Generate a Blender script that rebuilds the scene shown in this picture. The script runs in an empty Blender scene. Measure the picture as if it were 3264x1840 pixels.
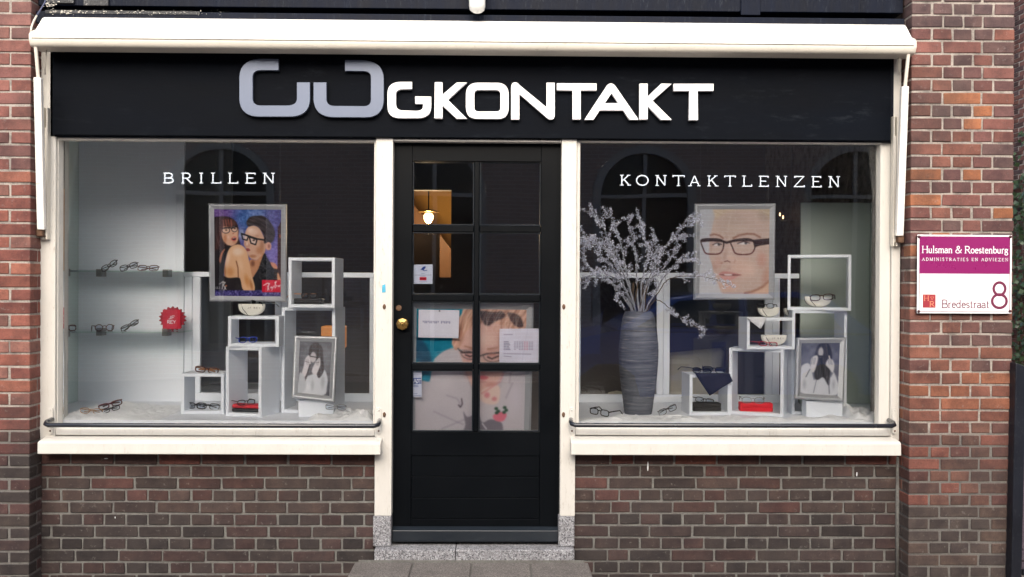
import bpy, bmesh, math, random
import numpy as np
from mathutils import Vector, Matrix, noise
from mathutils.geometry import tessellate_polygon
R = math.radians
rnd = random.Random(11)
scene = bpy.context.scene
COL = scene.collection

# ------------------------------------------------------------------ camera, sky, sun, exposure
FPX = 2827.0                                   # focal length in pixels of the 3264 px wide photograph
CAM = Vector((0.0, -4.5, 1.316))               # eye height above the door threshold
CROT = Matrix.Rotation(R(-0.75), 3, 'Z') @ Matrix.Rotation(R(90 - 0.2), 3, 'X') @ Matrix.Rotation(R(0.29), 3, 'Z')
cam_d = bpy.data.cameras.new('camera'); cam_d.lens = 36.0 * FPX / 3264.0; cam_d.sensor_width = 36.0
cam_d.clip_start = 0.05; cam_d.clip_end = 400
cam = bpy.data.objects.new('camera', cam_d); COL.objects.link(cam)
cam.matrix_world = Matrix.Translation(CAM) @ CROT.to_4x4()
scene.camera = cam

SUN_EL, SUN_AZ = 34.0, 184.0                   # high soft light from the street side
world = bpy.data.worlds.new('World'); scene.world = world; world.use_nodes = True
wn = world.node_tree; bgn = wn.nodes['Background']
sky = wn.nodes.new('ShaderNodeTexSky'); sky.sky_type = 'NISHITA'; sky.sun_disc = False
sky.sun_elevation = R(SUN_EL); sky.sun_rotation = R(SUN_AZ); sky.air_density = 1.0; sky.dust_density = 6.0; sky.ozone_density = 1.0
wn.links.new(sky.outputs[0], bgn.inputs['Color']); bgn.inputs['Strength'].default_value = 0.13
sun_d = bpy.data.lights.new('sun', 'SUN'); sun_d.energy = 2.4; sun_d.angle = R(75); sun_d.color = (1.0, 0.99, 0.975)
sun = bpy.data.objects.new('sun', sun_d); COL.objects.link(sun)
_a = R(SUN_AZ); _e = R(SUN_EL)
sdir = Vector((math.sin(_a) * math.cos(_e), math.cos(_a) * math.cos(_e), math.sin(_e)))
sun.rotation_euler = sdir.to_track_quat('Z', 'Y').to_euler(); sun.location = (0, -6, 12)
scene.view_settings.view_transform = 'Standard'; scene.view_settings.look = 'None'
scene.view_settings.gamma = 1.0; scene.view_settings.use_curve_mapping = False
scene.view_settings.exposure = 0.78

# ------------------------------------------------------------------ measuring: photo pixel -> point on the plane y = Y
def at(px, py, Y):
    d = CROT @ Vector(((px - 1632) / FPX, -(py - 920) / FPX, -1.0))
    return CAM + d * ((Y - CAM.y) / d.y)
def X(px, Y, py=920): return at(px, py, Y).x
def Z(py, Y, px=1632): return at(px, py, Y).z

# ------------------------------------------------------------------ helpers: objects
def lin(c):
    return tuple((v / 255 / 12.92) if v / 255 <= 0.04045 else ((v / 255 + 0.055) / 1.055) ** 2.4 for v in c[:3])
def thing(name, label, cat, loc=(0, 0, 0), group=None, rot=None):
    o = bpy.data.objects.new(name, None); COL.objects.link(o); o.empty_display_size = 0.05
    o.location = loc
    if rot: o.rotation_euler = rot
    o['label'] = label; o['category'] = cat
    if group: o['group'] = group
    return o
def tag(o, label, cat, group=None):
    o['label'] = label; o['category'] = cat
    if group: o['group'] = group
    return o
def wloc(o):
    v = Vector((0, 0, 0))
    while o is not None:
        v = v + Vector(o.location); o = o.parent
    return v

class MB:
    """collects shapes (world coordinates) and links them as one mesh object"""
    def __init__(s): s.bm = bmesh.new()
    def quad(s, *p, mi=0):
        f = s.bm.faces.new([s.bm.verts.new(q) for q in p]); f.material_index = mi; return s
    def box(s, x0, x1, y0, y1, z0, z1, mat=None, mi=0):
        vs = [Vector((x, y, z)) for z in (z0, z1) for y in (y0, y1) for x in (x0, x1)]
        if mat is not None: vs = [mat @ v for v in vs]
        b = [s.bm.verts.new(v) for v in vs]
        for q in ((0, 2, 3, 1), (4, 5, 7, 6), (0, 1, 5, 4), (2, 6, 7, 3), (0, 4, 6, 2), (1, 3, 7, 5)):
            f = s.bm.faces.new([b[i] for i in q]); f.material_index = mi
        return s
    def extr(s, pts, axis, a0, a1, mi=0, mat=None):
        """polygon pts in the plane normal to axis ('x': (y,z), 'y': (x,z), 'z': (x,y)) extruded a0..a1"""
        def P(p, a):
            v = {'x': Vector((a, p[0], p[1])), 'y': Vector((p[0], a, p[1])), 'z': Vector((p[0], p[1], a))}[axis]
            return mat @ v if mat is not None else v
        lo = [s.bm.verts.new(P(p, a0)) for p in pts]; hi = [s.bm.verts.new(P(p, a1)) for p in pts]
        n = len(pts)
        fs = [s.bm.faces.new([lo[i], lo[(i + 1) % n], hi[(i + 1) % n], hi[i]]) for i in range(n)]
        for tri in tessellate_polygon([[Vector((p[0], p[1], 0)) for p in pts]]):
            fs.append(s.bm.faces.new([lo[i] for i in tri])); fs.append(s.bm.faces.new([hi[i] for i in tri]))
        for f in fs: f.material_index = mi
        return s
    def loops(s, loops, y0, y1):
        """outline with holes in x,z extruded from y0 (front) to y1"""
        flat = [p for l in loops for p in l]
        lo = [s.bm.verts.new((p[0], y0, p[1])) for p in flat]; hi = [s.bm.verts.new((p[0], y1, p[1])) for p in flat]
        for tri in tessellate_polygon([[Vector((p[0], p[1], 0)) for p in l] for l in loops]):
            s.bm.faces.new([lo[i] for i in tri]); s.bm.faces.new([hi[i] for i in reversed(tri)])
        k = 0
        for l in loops:
            n = len(l)
            for i in range(n):
                s.bm.faces.new([lo[k + i], lo[k + (i + 1) % n], hi[k + (i + 1) % n], hi[k + i]])
            k += n
        return s
    def tube(s, pts, r, n=8, cap=True, mi=0, closed=False):
        pts = [Vector(p) for p in pts]; m = len(pts)
        rs = r if isinstance(r, (list, tuple)) else [r] * m
        rings = []; ref = None
        for i, p in enumerate(pts):
            if closed: d = pts[(i + 1) % m] - pts[i - 1]
            else: d = pts[min(i + 1, m - 1)] - pts[max(i - 1, 0)]
            d.normalize()
            if ref is None: ref = d.orthogonal().normalized()
            u = (ref - d * ref.dot(d))
            if u.length < 1e-5: u = d.orthogonal()
            u.normalize(); ref = u; v = d.cross(u)
            rings.append([s.bm.verts.new(p + (u * math.cos(2 * math.pi * k / n) + v * math.sin(2 * math.pi * k / n)) * rs[i]) for k in range(n)])
        for i in range(m if closed else m - 1):
            a, b = rings[i], rings[(i + 1) % m]
            for k in range(n):
                f = s.bm.faces.new([a[k], a[(k + 1) % n], b[(k + 1) % n], b[k]]); f.smooth = True; f.material_index = mi
        if cap and not closed:
            s.bm.faces.new(rings[0][::-1]).material_index = mi; s.bm.faces.new(rings[-1]).material_index = mi
        return s
    def lathe(s, prof, c, n=24, axis='z', a0=0, a1=2 * math.pi, sx=1, sy=1, mi=0):
        """prof: (radius, height) pairs around axis through c"""
        full = abs(a1 - a0 - 2 * math.pi) < 1e-6; m = n if full else n + 1
        rings = []
        for r, h in prof:
            ring = []
            for k in range(m):
                a = a0 + (a1 - a0) * k / n; x, y = r * math.cos(a) * sx, r * math.sin(a) * sy
                v = {'z': Vector((x, y, h)), 'y': Vector((x, h, y)), 'x': Vector((h, x, y))}[axis]
                ring.append(s.bm.verts.new(Vector(c) + v))
            rings.append(ring)
        for a, b in zip(rings, rings[1:]):
            for k in range(n):
                f = s.bm.faces.new([a[k], a[(k + 1) % m], b[(k + 1) % m], b[k]]); f.smooth = True; f.material_index = mi
        if full:
            if prof[0][0] > 1e-5: s.bm.faces.new(rings[0])
            if prof[-1][0] > 1e-5: s.bm.faces.new(rings[-1])
        return s
    def build(s, name, m, parent=None, bevel=0, seg=1, local=False, smooth=False, label=None, kind=None):
        bm = s.bm
        bmesh.ops.remove_doubles(bm, verts=bm.verts, dist=1e-6)
        bmesh.ops.dissolve_degenerate(bm, edges=bm.edges, dist=1e-6)
        bmesh.ops.recalc_face_normals(bm, faces=bm.faces)
        if bevel:
            es = [e for e in bm.edges if len(e.link_faces) == 2 and e.calc_face_angle(0) > R(35)]
            bmesh.ops.bevel(bm, geom=es, offset=bevel, segments=seg, affect='EDGES', profile=0.5, clamp_overlap=True)
        if parent is not None and not local:
            off = wloc(parent)
            for v in bm.verts: v.co -= off
        me = bpy.data.meshes.new(name); bm.to_mesh(me); bm.free()
        for mm in (m if isinstance(m, (list, tuple)) else [m]): me.materials.append(mm)
        if smooth:
            for p in me.polygons: p.use_smooth = True
        o = bpy.data.objects.new(name, me); COL.objects.link(o)
        if parent is not None: o.parent = parent
        if label: o['label'] = label
        if kind: o['kind'] = kind
        return o

def copy_tree(o, parent=None):
    c = o.copy(); COL.objects.link(c)
    if parent is not None: c.parent = parent
    for ch in list(o.children): copy_tree(ch, c)
    return c

# ------------------------------------------------------------------ materials (all procedural)
def nt(name):
    m = bpy.data.materials.new(name); m.use_nodes = True
    t = m.node_tree; return m, t, t.nodes['Principled BSDF']
def N(t, typ, **kw):
    n = t.nodes.new(typ)
    for k, v in kw.items():
        if k.startswith('_'): setattr(n, k[1:], v)
        else: n.inputs[k.replace('__', ' ')].default_value = v
    return n
def mixc(t, fac, a, b, blend='MIX'):
    n = t.nodes.new('ShaderNodeMix'); n.data_type = 'RGBA'; n.blend_type = blend
    for s, v in ((0, fac), (6, a), (7, b)):
        if hasattr(v, 'links') or hasattr(v, 'is_linked'): t.links.new(v, n.inputs[s])
        else: n.inputs[s].default_value = v if s == 0 else (*v[:3], 1)
    return n.outputs[2]
def ramp(t, src, a, b, ca=0.0, cb=1.0):
    n = t.nodes.new('ShaderNodeMapRange'); n.inputs['From Min'].default_value = a; n.inputs['From Max'].default_value = b
    n.inputs['To Min'].default_value = ca; n.inputs['To Max'].default_value = cb
    t.links.new(src, n.inputs['Value']); return n.outputs[0]
def paint(name, col, rough=0.5, var=0.08, scale=6, bump=0.0, bscale=60, metal=0.0, dirt=0.0, dirtcol=(0.12, 0.10, 0.08), stretch=(1, 1, 1), spec=0.5, coat=0.0):
    """base colour with soft uneven tone, optional specks of dirt and fine relief"""
    m, t, b = nt(name)
    tc = N(t, 'ShaderNodeTexCoord'); mp = N(t, 'ShaderNodeMapping'); mp.inputs['Scale'].default_value = stretch
    t.links.new(tc.outputs['Object'], mp.inputs[0])
    n1 = N(t, 'ShaderNodeTexNoise', Scale=scale, Detail=6.0, Roughness=0.6); t.links.new(mp.outputs[0], n1.inputs['Vector'])
    dark = tuple(c * (1 - var) for c in col); lite = tuple(min(1, c * (1 + var)) for c in col)
    c = mixc(t, ramp(t, n1.outputs['Fac'], 0.3, 0.7), dark, lite)
    if dirt:
        n2 = N(t, 'ShaderNodeTexNoise', Scale=scale * 9, Detail=8.0, Roughness=0.75); t.links.new(mp.outputs[0], n2.inputs['Vector'])
        n3 = N(t, 'ShaderNodeTexNoise', Scale=scale * 0.7, Detail=3.0); t.links.new(mp.outputs[0], n3.inputs['Vector'])
        f = N(t, 'ShaderNodeMath', _operation='MULTIPLY'); t.links.new(ramp(t, n2.outputs['Fac'], 0.56, 0.72, 0, dirt), f.inputs[0]); t.links.new(ramp(t, n3.outputs['Fac'], 0.35, 0.65), f.inputs[1])
        c = mixc(t, f.outputs[0], c, dirtcol)
    t.links.new(c, b.inputs['Base Color'])
    b.inputs['Metallic'].default_value = metal; b.inputs['Specular IOR Level'].default_value = spec
    b.inputs['Coat Weight'].default_value = coat
    t.links.new(ramp(t, n1.outputs['Fac'], 0.3, 0.7, max(0, rough - 0.07), min(1, rough + 0.07)), b.inputs['Roughness'])
    if bump:
        nb = N(t, 'ShaderNodeTexNoise', Scale=bscale, Detail=5.0); t.links.new(mp.outputs[0], nb.inputs['Vector'])
        bp = N(t, 'ShaderNodeBump', Strength=bump, Distance=0.004); t.links.new(nb.outputs['Fac'], bp.inputs['Height']); t.links.new(bp.outputs[0], b.inputs['Normal'])
    return m
def brick_mat():
    m, t, b = nt('fired_brick')
    oi = N(t, 'ShaderNodeObjectInfo'); tc = N(t, 'ShaderNodeTexCoord'); geo = N(t, 'ShaderNodeNewGeometry')
    n1 = N(t, 'ShaderNodeTexNoise', Scale=11.0, Detail=6.0, Roughness=0.65); t.links.new(geo.outputs['Position'], n1.inputs['Vector'])
    n2 = N(t, 'ShaderNodeTexNoise', Scale=160.0, Detail=4.0, Roughness=0.7); t.links.new(geo.outputs['Position'], n2.inputs['Vector'])
    n3 = N(t, 'ShaderNodeTexNoise', Scale=34.0, Detail=5.0, Roughness=0.7); t.links.new(geo.outputs['Position'], n3.inputs['Vector'])
    dk = mixc(t, 1.0, oi.outputs['Color'], (0.68, 0.68, 0.72), 'MULTIPLY'); lt = mixc(t, 1.0, oi.outputs['Color'], (1.22, 1.18, 1.15), 'MULTIPLY')
    c = mixc(t, ramp(t, n1.outputs['Fac'], 0.36, 0.64), dk, lt)
    c = mixc(t, ramp(t, n2.outputs['Fac'], 0.52, 0.75, 0, 0.55), c, (0.035, 0.03, 0.032))
    c = mixc(t, ramp(t, n3.outputs['Fac'], 0.60, 0.78, 0, 0.55), c, (0.30, 0.28, 0.26))
    n4 = N(t, 'ShaderNodeTexNoise', Scale=2.6, Detail=5.0, Roughness=0.6); t.links.new(geo.outputs['Position'], n4.inputs['Vector'])
    c = mixc(t, ramp(t, n4.outputs['Fac'], 0.48, 0.68, 0, 0.45), c, (0.05, 0.042, 0.04))
    n5 = N(t, 'ShaderNodeTexNoise', Scale=19.0, Detail=9.0, Roughness=0.8); t.links.new(geo.outputs['Position'], n5.inputs['Vector'])
    c = mixc(t, ramp(t, n5.outputs['Fac'], 0.63, 0.74, 0, 0.5), c, (0.36, 0.34, 0.32))
    t.links.new(c, b.inputs['Base Color']); b.inputs['Roughness'].default_value = 0.88; b.inputs['Specular IOR Level'].default_value = 0.25
    bp = N(t, 'ShaderNodeBump', Strength=0.55, Distance=0.004); 
    ad = N(t, 'ShaderNodeMath', _operation='ADD'); t.links.new(n2.outputs['Fac'], ad.inputs[0]); t.links.new(n3.outputs['Fac'], ad.inputs[1])
    t.links.new(ad.outputs[0], bp.inputs['Height']); t.links.new(bp.outputs[0], b.inputs['Normal'])
    return m
def mortar_mat(name, up, low, zsplit):
    m, t, b = nt(name)
    geo = N(t, 'ShaderNodeNewGeometry'); sp = N(t, 'ShaderNodeSeparateXYZ'); t.links.new(geo.outputs['Position'], sp.inputs[0])
    n1 = N(t, 'ShaderNodeTexNoise', Scale=14.0, Detail=7.0, Roughness=0.7); t.links.new(geo.outputs['Position'], n1.inputs['Vector'])
    n2 = N(t, 'ShaderNodeTexNoise', Scale=120.0, Detail=4.0); t.links.new(geo.outputs['Position'], n2.inputs['Vector'])
    zz = N(t, 'ShaderNodeMath', _operation='ADD'); t.links.new(sp.outputs['Z'], zz.inputs[0]); t.links.new(ramp(t, n1.outputs['Fac'], 0.3, 0.7, -0.05, 0.05), zz.inputs[1])
    c = mixc(t, ramp(t, zz.outputs[0], zsplit - 0.02, zsplit + 0.03), low, up)
    c = mixc(t, ramp(t, n1.outputs['Fac'], 0.42, 0.66, 0, 0.75), c, (0.10, 0.09, 0.085))
    c = mixc(t, ramp(t, n2.outputs['Fac'], 0.5, 0.75, 0, 0.5), c, (0.07, 0.065, 0.06))
    t.links.new(c, b.inputs['Base Color']); b.inputs['Roughness'].default_value = 0.95
    bp = N(t, 'ShaderNodeBump', Strength=0.7, Distance=0.004); t.links.new(n2.outputs['Fac'], bp.inputs['Height']); t.links.new(bp.outputs[0], b.inputs['Normal'])
    return m
def glass_mat(name, tint=(1, 1, 1), ior=1.5):
    m = bpy.data.materials.new(name); m.use_nodes = True; t = m.node_tree; t.nodes.clear()
    out = N(t, 'ShaderNodeOutputMaterial'); tr = N(t, 'ShaderNodeBsdfTransparent'); tr.inputs[0].default_value = (*tint, 1)
    gl = N(t, 'ShaderNodeBsdfGlossy'); gl.inputs['Roughness'].default_value = 0.005; gl.inputs[0].default_value = (1, 1, 1, 1)
    tc = N(t, 'ShaderNodeTexCoord'); ns = N(t, 'ShaderNodeTexNoise', Scale=1.7, Detail=1.0); t.links.new(tc.outputs['Object'], ns.inputs['Vector'])
    bp = N(t, 'ShaderNodeBump', Strength=0.06, Distance=0.02); t.links.new(ns.outputs['Fac'], bp.inputs['Height']); t.links.new(bp.outputs[0], gl.inputs['Normal'])
    fr = N(t, 'ShaderNodeFresnel'); fr.inputs['IOR'].default_value = ior
    mx = N(t, 'ShaderNodeMixShader'); t.links.new(fr.outputs[0], mx.inputs[0]); t.links.new(tr.outputs[0], mx.inputs[1]); t.links.new(gl.outputs[0], mx.inputs[2])
    t.links.new(mx.outputs[0], out.inputs[0]); return m
def print_mat(name, rough=0.4):
    m, t, b = nt(name); a = N(t, 'ShaderNodeVertexColor'); a.layer_name = 'ink'
    t.links.new(a.outputs['Color'], b.inputs['Base Color']); b.inputs['Roughness'].default_value = rough; b.inputs['Specular IOR Level'].default_value = 0.12; return m
def emit_mat(name, col, s):
    m, t, b = nt(name); b.inputs['Base Color'].default_value = (*col, 1); b.inputs['Emission Color'].default_value = (*col, 1); b.inputs['Emission Strength'].default_value = s; return m

BRICK = brick_mat()
M = dict(
    mort_pier=mortar_mat('pier_mortar', lin((166, 158, 150)), lin((112, 110, 106)), 0.58),
    mort_base=mortar_mat('base_wall_mortar', lin((116, 116, 112)), lin((112, 112, 108)), 0.0),
    cream=paint('cream_paint', lin((204, 202, 196)), 0.38, 0.05, 4, 0.25, 25, dirt=0.75, dirtcol=lin((142, 130, 112)), stretch=(2.5, 2.5, 0.6)),
    creamd=paint('weathered_cream_metal', lin((206, 201, 190)), 0.42, 0.05, 5, 0.1, 40, dirt=0.55, dirtcol=lin((120, 108, 90))),
    hood=paint('white_awning_metal', lin((232, 230, 225)), 0.35, 0.04, 3, 0.05, 30, dirt=0.8, dirtcol=lin((170, 140, 110)), stretch=(0.4, 1, 1)),
    navy=paint('dark_navy_board_paint', lin((8, 12, 19)), 0.65, 0.30, 1.6, 0.12, 40, dirt=0.35, dirtcol=lin((58, 64, 72)), stretch=(0.5, 1, 2), spec=0.06),
    beam=paint('weathered_dark_beam_paint', lin((13, 19, 33)), 0.5, 0.30, 5, 0.3, 50, dirt=0.6, dirtcol=lin((88, 96, 104)), stretch=(3, 1, 0.4), spec=0.1),
    flake=paint('peeling_beam_paint', lin((38, 40, 44)), 0.6, 0.3, 9, 0.8, 60, dirt=1.0, dirtcol=lin((235, 232, 225)), stretch=(1.2, 1, 1.2)),
    door=paint('black_green_door_paint', lin((6, 9, 13)), 0.42, 0.18, 2.5, 0.08, 40, dirt=0.12, dirtcol=lin((40, 48, 52)), stretch=(1, 1, 1), spec=0.10),
    doorb=paint('blue_black_drip_board', lin((13, 22, 31)), 0.4, 0.15, 4, 0.1, 40, dirt=0.4, dirtcol=lin((60, 72, 80))),
    silver=paint('brushed_silver', lin((168, 171, 176)), 0.38, 0.04, 3, 0.02, 90, metal=0.35),
    letter_grey=paint('blue_grey_letter_metal', lin((98, 108, 128)), 0.36, 0.03, 3, metal=0.25),
    letter_white=paint('white_letter_acrylic', lin((246, 247, 250)), 0.3, 0.01, 3),
    vinyl=paint('white_vinyl', lin((205, 218, 230)), 0.5, 0.02, 3),
    white=paint('white_lacquer', lin((238, 244, 252)), 0.4, 0.02, 3, 0.02, 60),
    offwhite=paint('white_display_board', lin((236, 241, 250)), 0.5, 0.03, 2),
    snow=paint('cotton_snow', lin((240, 243, 247)), 0.95, 0.03, 20, 0.9, 90, spec=0.1),
    rail=paint('glossy_black_tube', lin((28, 32, 40)), 0.24, 0.1, 8, 0.05, 30, coat=0.5),
    black=paint('black_plastic', lin((18, 18, 20)), 0.35, 0.1, 8),
    charcoal=paint('charcoal_felt', lin((58, 56, 56)), 0.9, 0.1, 30, 0.3, 200),
    red=paint('red_case', lin((200, 30, 45)), 0.55, 0.08, 20, 0.2, 200),
    red2=paint('bright_red_case', lin((225, 30, 48)), 0.6, 0.08, 20, 0.3, 150),
    brass=paint('worn_brass', lin((196, 160, 96)), 0.28, 0.12, 20, metal=1.0),
    rust=paint('rusty_screw', lin((95, 70, 52)), 0.8, 0.3, 80, 0.4, 200),
    cloth=paint('navy_lens_cloth', lin((28, 30, 48)), 0.85, 0.1, 20, 0.2, 150),
    lcloth=paint('white_lens_cloth', lin((222, 224, 228)), 0.9, 0.04, 20, 0.2, 150),
    leather=paint('cream_leather', lin((214, 206, 184)), 0.5, 0.05, 6, 0.1, 50),
    tanb=paint('tan_cardboard', lin((214, 158, 104)), 0.7, 0.05, 8),
    maroon=paint('maroon_print', lin((134, 32, 98)), 0.3, 0.04, 3, spec=0.5),
    plate=paint('white_enamel', lin((236, 240, 243)), 0.28, 0.01, 3),
    ink=paint('plum_ink', lin((110, 38, 70)), 0.4, 0.02, 3),
    greyroom=paint('grey_shop_wall', lin((170, 174, 174)), 0.8, 0.08, 1.5),
    darkroom=paint('dark_shop_wall', lin((120, 112, 106)), 0.85, 0.12, 1.2),
    wood=paint('wooden_shop_floor', lin((80, 66, 54)), 0.5, 0.15, 4, stretch=(1, 8, 1)),
    ochre=paint('ochre_wall', lin((232, 176, 96)), 0.8, 0.05, 3),
    brownw=paint('brown_stair', lin((96, 62, 34)), 0.7, 0.1, 3),
    clip=paint('steel_shelf_clip', lin((150, 150, 146)), 0.4, 0.05, 10, metal=0.6),
    ivy=paint('ivy_leaf', lin((52, 72, 44)), 0.4, 0.35, 3, spec=0.6),
    stem=paint('brown_stem', lin((92, 76, 62)), 0.8, 0.2, 30, 0.3, 100),
    blossom=paint('silver_blossom', lin((210, 213, 230)), 0.6, 0.22, 90),
    granite=None, tile=None, pane=glass_mat('window_glass', (0.98, 0.99, 1.0), 1.64), shelf=glass_mat('green_shelf_glass', (0.90, 0.97, 0.94), 1.18),
    lensm=glass_mat('lens', (0.93, 0.95, 0.97), 1.35), ink_print=print_mat('printed_poster', 0.32), ink_paper=print_mat('printed_paper', 0.75),
)
def granite(name, base, sp1, sp2, sc=160):
    m, t, b = nt(name); tc = N(t, 'ShaderNodeNewGeometry')
    v = N(t, 'ShaderNodeTexVoronoi', Scale=sc); t.links.new(tc.outputs['Position'], v.inputs['Vector'])
    n = N(t, 'ShaderNodeTexNoise', Scale=sc * 0.9, Detail=4.0); t.links.new(tc.outputs['Position'], n.inputs['Vector'])
    n2 = N(t, 'ShaderNodeTexNoise', Scale=7.0, Detail=6.0); t.links.new(tc.outputs['Position'], n2.inputs['Vector'])
    sep = N(t, 'ShaderNodeSeparateColor'); t.links.new(v.outputs['Color'], sep.inputs[0])
    c = mixc(t, ramp(t, sep.outputs[0], 0.66, 0.72), base, sp1); c = mixc(t, ramp(t, sep.outputs[1], 0.78, 0.84), c, sp2)
    c = mixc(t, ramp(t, n2.outputs['Fac'], 0.42, 0.7, 0, 0.45), c, tuple(q * 0.45 for q in base))
    t.links.new(c, b.inputs['Base Color']); b.inputs['Roughness'].default_value = 0.75
    bp = N(t, 'ShaderNodeBump', Strength=0.4, Distance=0.003); t.links.new(n.outputs['Fac'], bp.inputs['Height']); t.links.new(bp.outputs[0], b.inputs['Normal'])
    return m
M['granite'] = granite('speckled_granite', lin((136, 136, 140)), lin((84, 84, 88)), lin((166, 168, 172)), 190)
M['tile'] = granite('concrete_paver', lin((104, 99, 96)), lin((84, 80, 78)), lin((130, 126, 122)), 260)
M['alley'] = granite('alley_clinker', lin((96, 84, 96)), lin((70, 60, 70)), lin((120, 108, 116)), 200)
# ------------------------------------------------------------------ the setting
ZG = -0.21                                                        # street level (the threshold top is z = 0)
def struct(name, mb, m, **k):
    o = mb.build(name, m, **k); o['kind'] = 'structure'; return o
struct('street', MB().box(-40, 40, -40, 30, ZG - 0.3, ZG), paint('street_clinker', lin((118, 112, 108)), 0.9, 0.12, 3, 0.4, 60))
CZ = CAM.z; FLZ = CZ - 0.70                                       # display floor height
struct('shop_floor', MB().box(-3.0, 2.42, 0.14, 5.7, -0.12, -0.01), M['wood'])
struct('shop_ceiling', MB().box(-3.0, 2.42, 0.10, 5.7, 2.62, 2.75), paint('shop_ceiling_paint', lin((120, 118, 114)), 0.9, 0.04, 2))
w = MB(); w.box(-3.0, -2.9, 0.05, 5.7, -0.12, 2.75); w.box(2.32, 2.42, 0.05, 5.7, -0.12, 2.75)
struct('shop_side_walls', w, M['darkroom'])
struct('shop_back_wall', MB().box(-2.9, 2.32, 5.6, 5.7, -0.12, 2.75), M['ochre'])
# inner partition with the lit opening behind the door glass
YP = 3.2
w = MB(); w.box(-2.9, X(1300, YP), YP, YP + 0.1, -0.01, 2.62); w.box(X(1437, YP), 2.32, YP, YP + 0.1, -0.01, 2.62)
w.box(X(1300, YP), X(1437, YP), YP, YP + 0.1, Z(606, YP, 1380), 2.62); w.box(X(1300, YP), X(1437, YP), YP, YP + 0.1, -0.01, Z(884, YP, 1380))
struct('inner_wall', w, M['darkroom'])
YS = 4.4
w = MB(); a = [(X(1250, YS), Z(630, YS)), (X(1312, YS), Z(650, YS)), (X(1390, YS), Z(735, YS)), (X(1480, YS), Z(850, YS)), (X(1480, YS), Z(1000, YS)), (X(1250, YS), Z(1000, YS))]
w.extr(a, 'y', YS, YS + 0.05); struct('stair_side', w, M['brownw'])
w = MB().box(X(1300, 3.6), X(1400, 3.6), 3.6, 3.65, 0, Z(742, 3.6)); struct('stair_cupboard', w, M['darkroom'])
# display platforms behind the two windows
for (a, b) in ((190, 1195), (1843, 2800)):
    struct('display_floor', MB().box(X(a, 0.1) - 0.30 * (a < 1000), X(b, 0.1) + 0.30 * (a > 1000), 0.065, 0.86, FLZ - 0.03, FLZ), M['offwhite'])
    struct('display_floor_riser', MB().box(X(a, 0.1) - 0.30 * (a < 1000), X(b, 0.1) + 0.30 * (a > 1000), 0.84, 0.87, -0.01, FLZ - 0.03), M['darkroom'])
# grey curtain wall seen deep in the left window
struct('slatted_grey_wall', MB().box(X(560, 2.2), X(735, 2.2), 2.2, 2.25, -0.01, 2.62), M['greyroom'])

# ------------------------------------------------------------------ bricks
def brick_mesh(w, d, h, seed):
    r = random.Random(seed); bm = bmesh.new()
    vs = [bm.verts.new(((x - 0.5) * w + r.uniform(-0.0015, 0.0015), (y - 0.5) * d + (r.uniform(-0.0016, 0.0016) if y == 0 else 0), (z - 0.5) * h + r.uniform(-0.0013, 0.0013))) for z in (0, 1) for y in (0, 1) for x in (0, 1)]
    for q in ((0, 2, 3, 1), (4, 5, 7, 6), (0, 1, 5, 4), (2, 6, 7, 3), (0, 4, 6, 2), (1, 3, 7, 5)): bm.faces.new([vs[i] for i in q])
    bmesh.ops.recalc_face_normals(bm, faces=bm.faces)
    bmesh.ops.bevel(bm, geom=list(bm.edges), offset=0.0028, segments=1, affect='EDGES', clamp_overlap=True)
    me = bpy.data.meshes.new('brick'); bm.to_mesh(me); bm.free(); me.materials.append(BRICK); return me
BM_S = [brick_mesh(0.21, 0.1, 0.052, i) for i in range(9)]
BM_H = [brick_mesh(0.10, 0.1, 0.052, 50 + i) for i in range(9)]
BM_C = [brick_mesh(0.05, 0.1, 0.052, 90 + i) for i in range(5)]
def put_brick(parent, x0, x1, y0, y1, z0, z1, col):
    if x1 - x0 < 0.012: return
    w, d, h = x1 - x0, y1 - y0, z1 - z0
    if w > 0.15: me, bw = rnd.choice(BM_S), 0.21
    elif w > 0.07: me, bw = rnd.choice(BM_H), 0.10
    else: me, bw = rnd.choice(BM_C), 0.05
    o = bpy.data.objects.new('brick', me); COL.objects.link(o); o.parent = parent
    base = Vector(parent.location)
    o.location = Vector(((x0 + x1) / 2, (y0 + y1) / 2 + rnd.uniform(-0.0012, 0.0012), (z0 + z1) / 2)) - base
    o.scale = (w / bw, d / 0.1, h / 0.052); o.rotation_euler = (rnd.uniform(-0.008, 0.008), rnd.uniform(-0.007, 0.007), rnd.uniform(-0.006, 0.006))
    k = rnd.uniform(0.95, 1.06); c = lin(col); o.color = (c[0] * k, c[1] * k, c[2] * k, 1)
SAT = [0.76]; KB = [0.87]
def pick(pal):
    c = rnd.choice(pal); k = rnd.uniform(0.94, 1.07); g = sum(c) / 3; h = rnd.uniform(-2, 2)
    return tuple(min(255, max(0, (g + (v - g) * SAT[0]) * k * KB[0] + h)) for v in c)
J = 0.0105                                                         # joint width
def course(parent, joints, xa, xb, y0, y1, z0, z1, pal):
    """bricks between the joint positions (metres) from xa to xb"""
    js = [xa] + sorted(j for j in joints if xa + 0.03 < j < xb - 0.03) + [xb]
    for i in range(len(js) - 1):
        a = js[i] + (J / 2 if i else 0) + rnd.uniform(-0.0015, 0.0015) * (i > 0); b = js[i + 1] - (J / 2 if i < len(js) - 2 else 0) + rnd.uniform(-0.0015, 0.0015) * (i < len(js) - 2)
        put_brick(parent, a, b, y0, y1, z0 + J / 2 + rnd.uniform(-0.0008, 0.0008), z1 - J / 2 + rnd.uniform(-0.0008, 0.0008), pick(pal))

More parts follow.
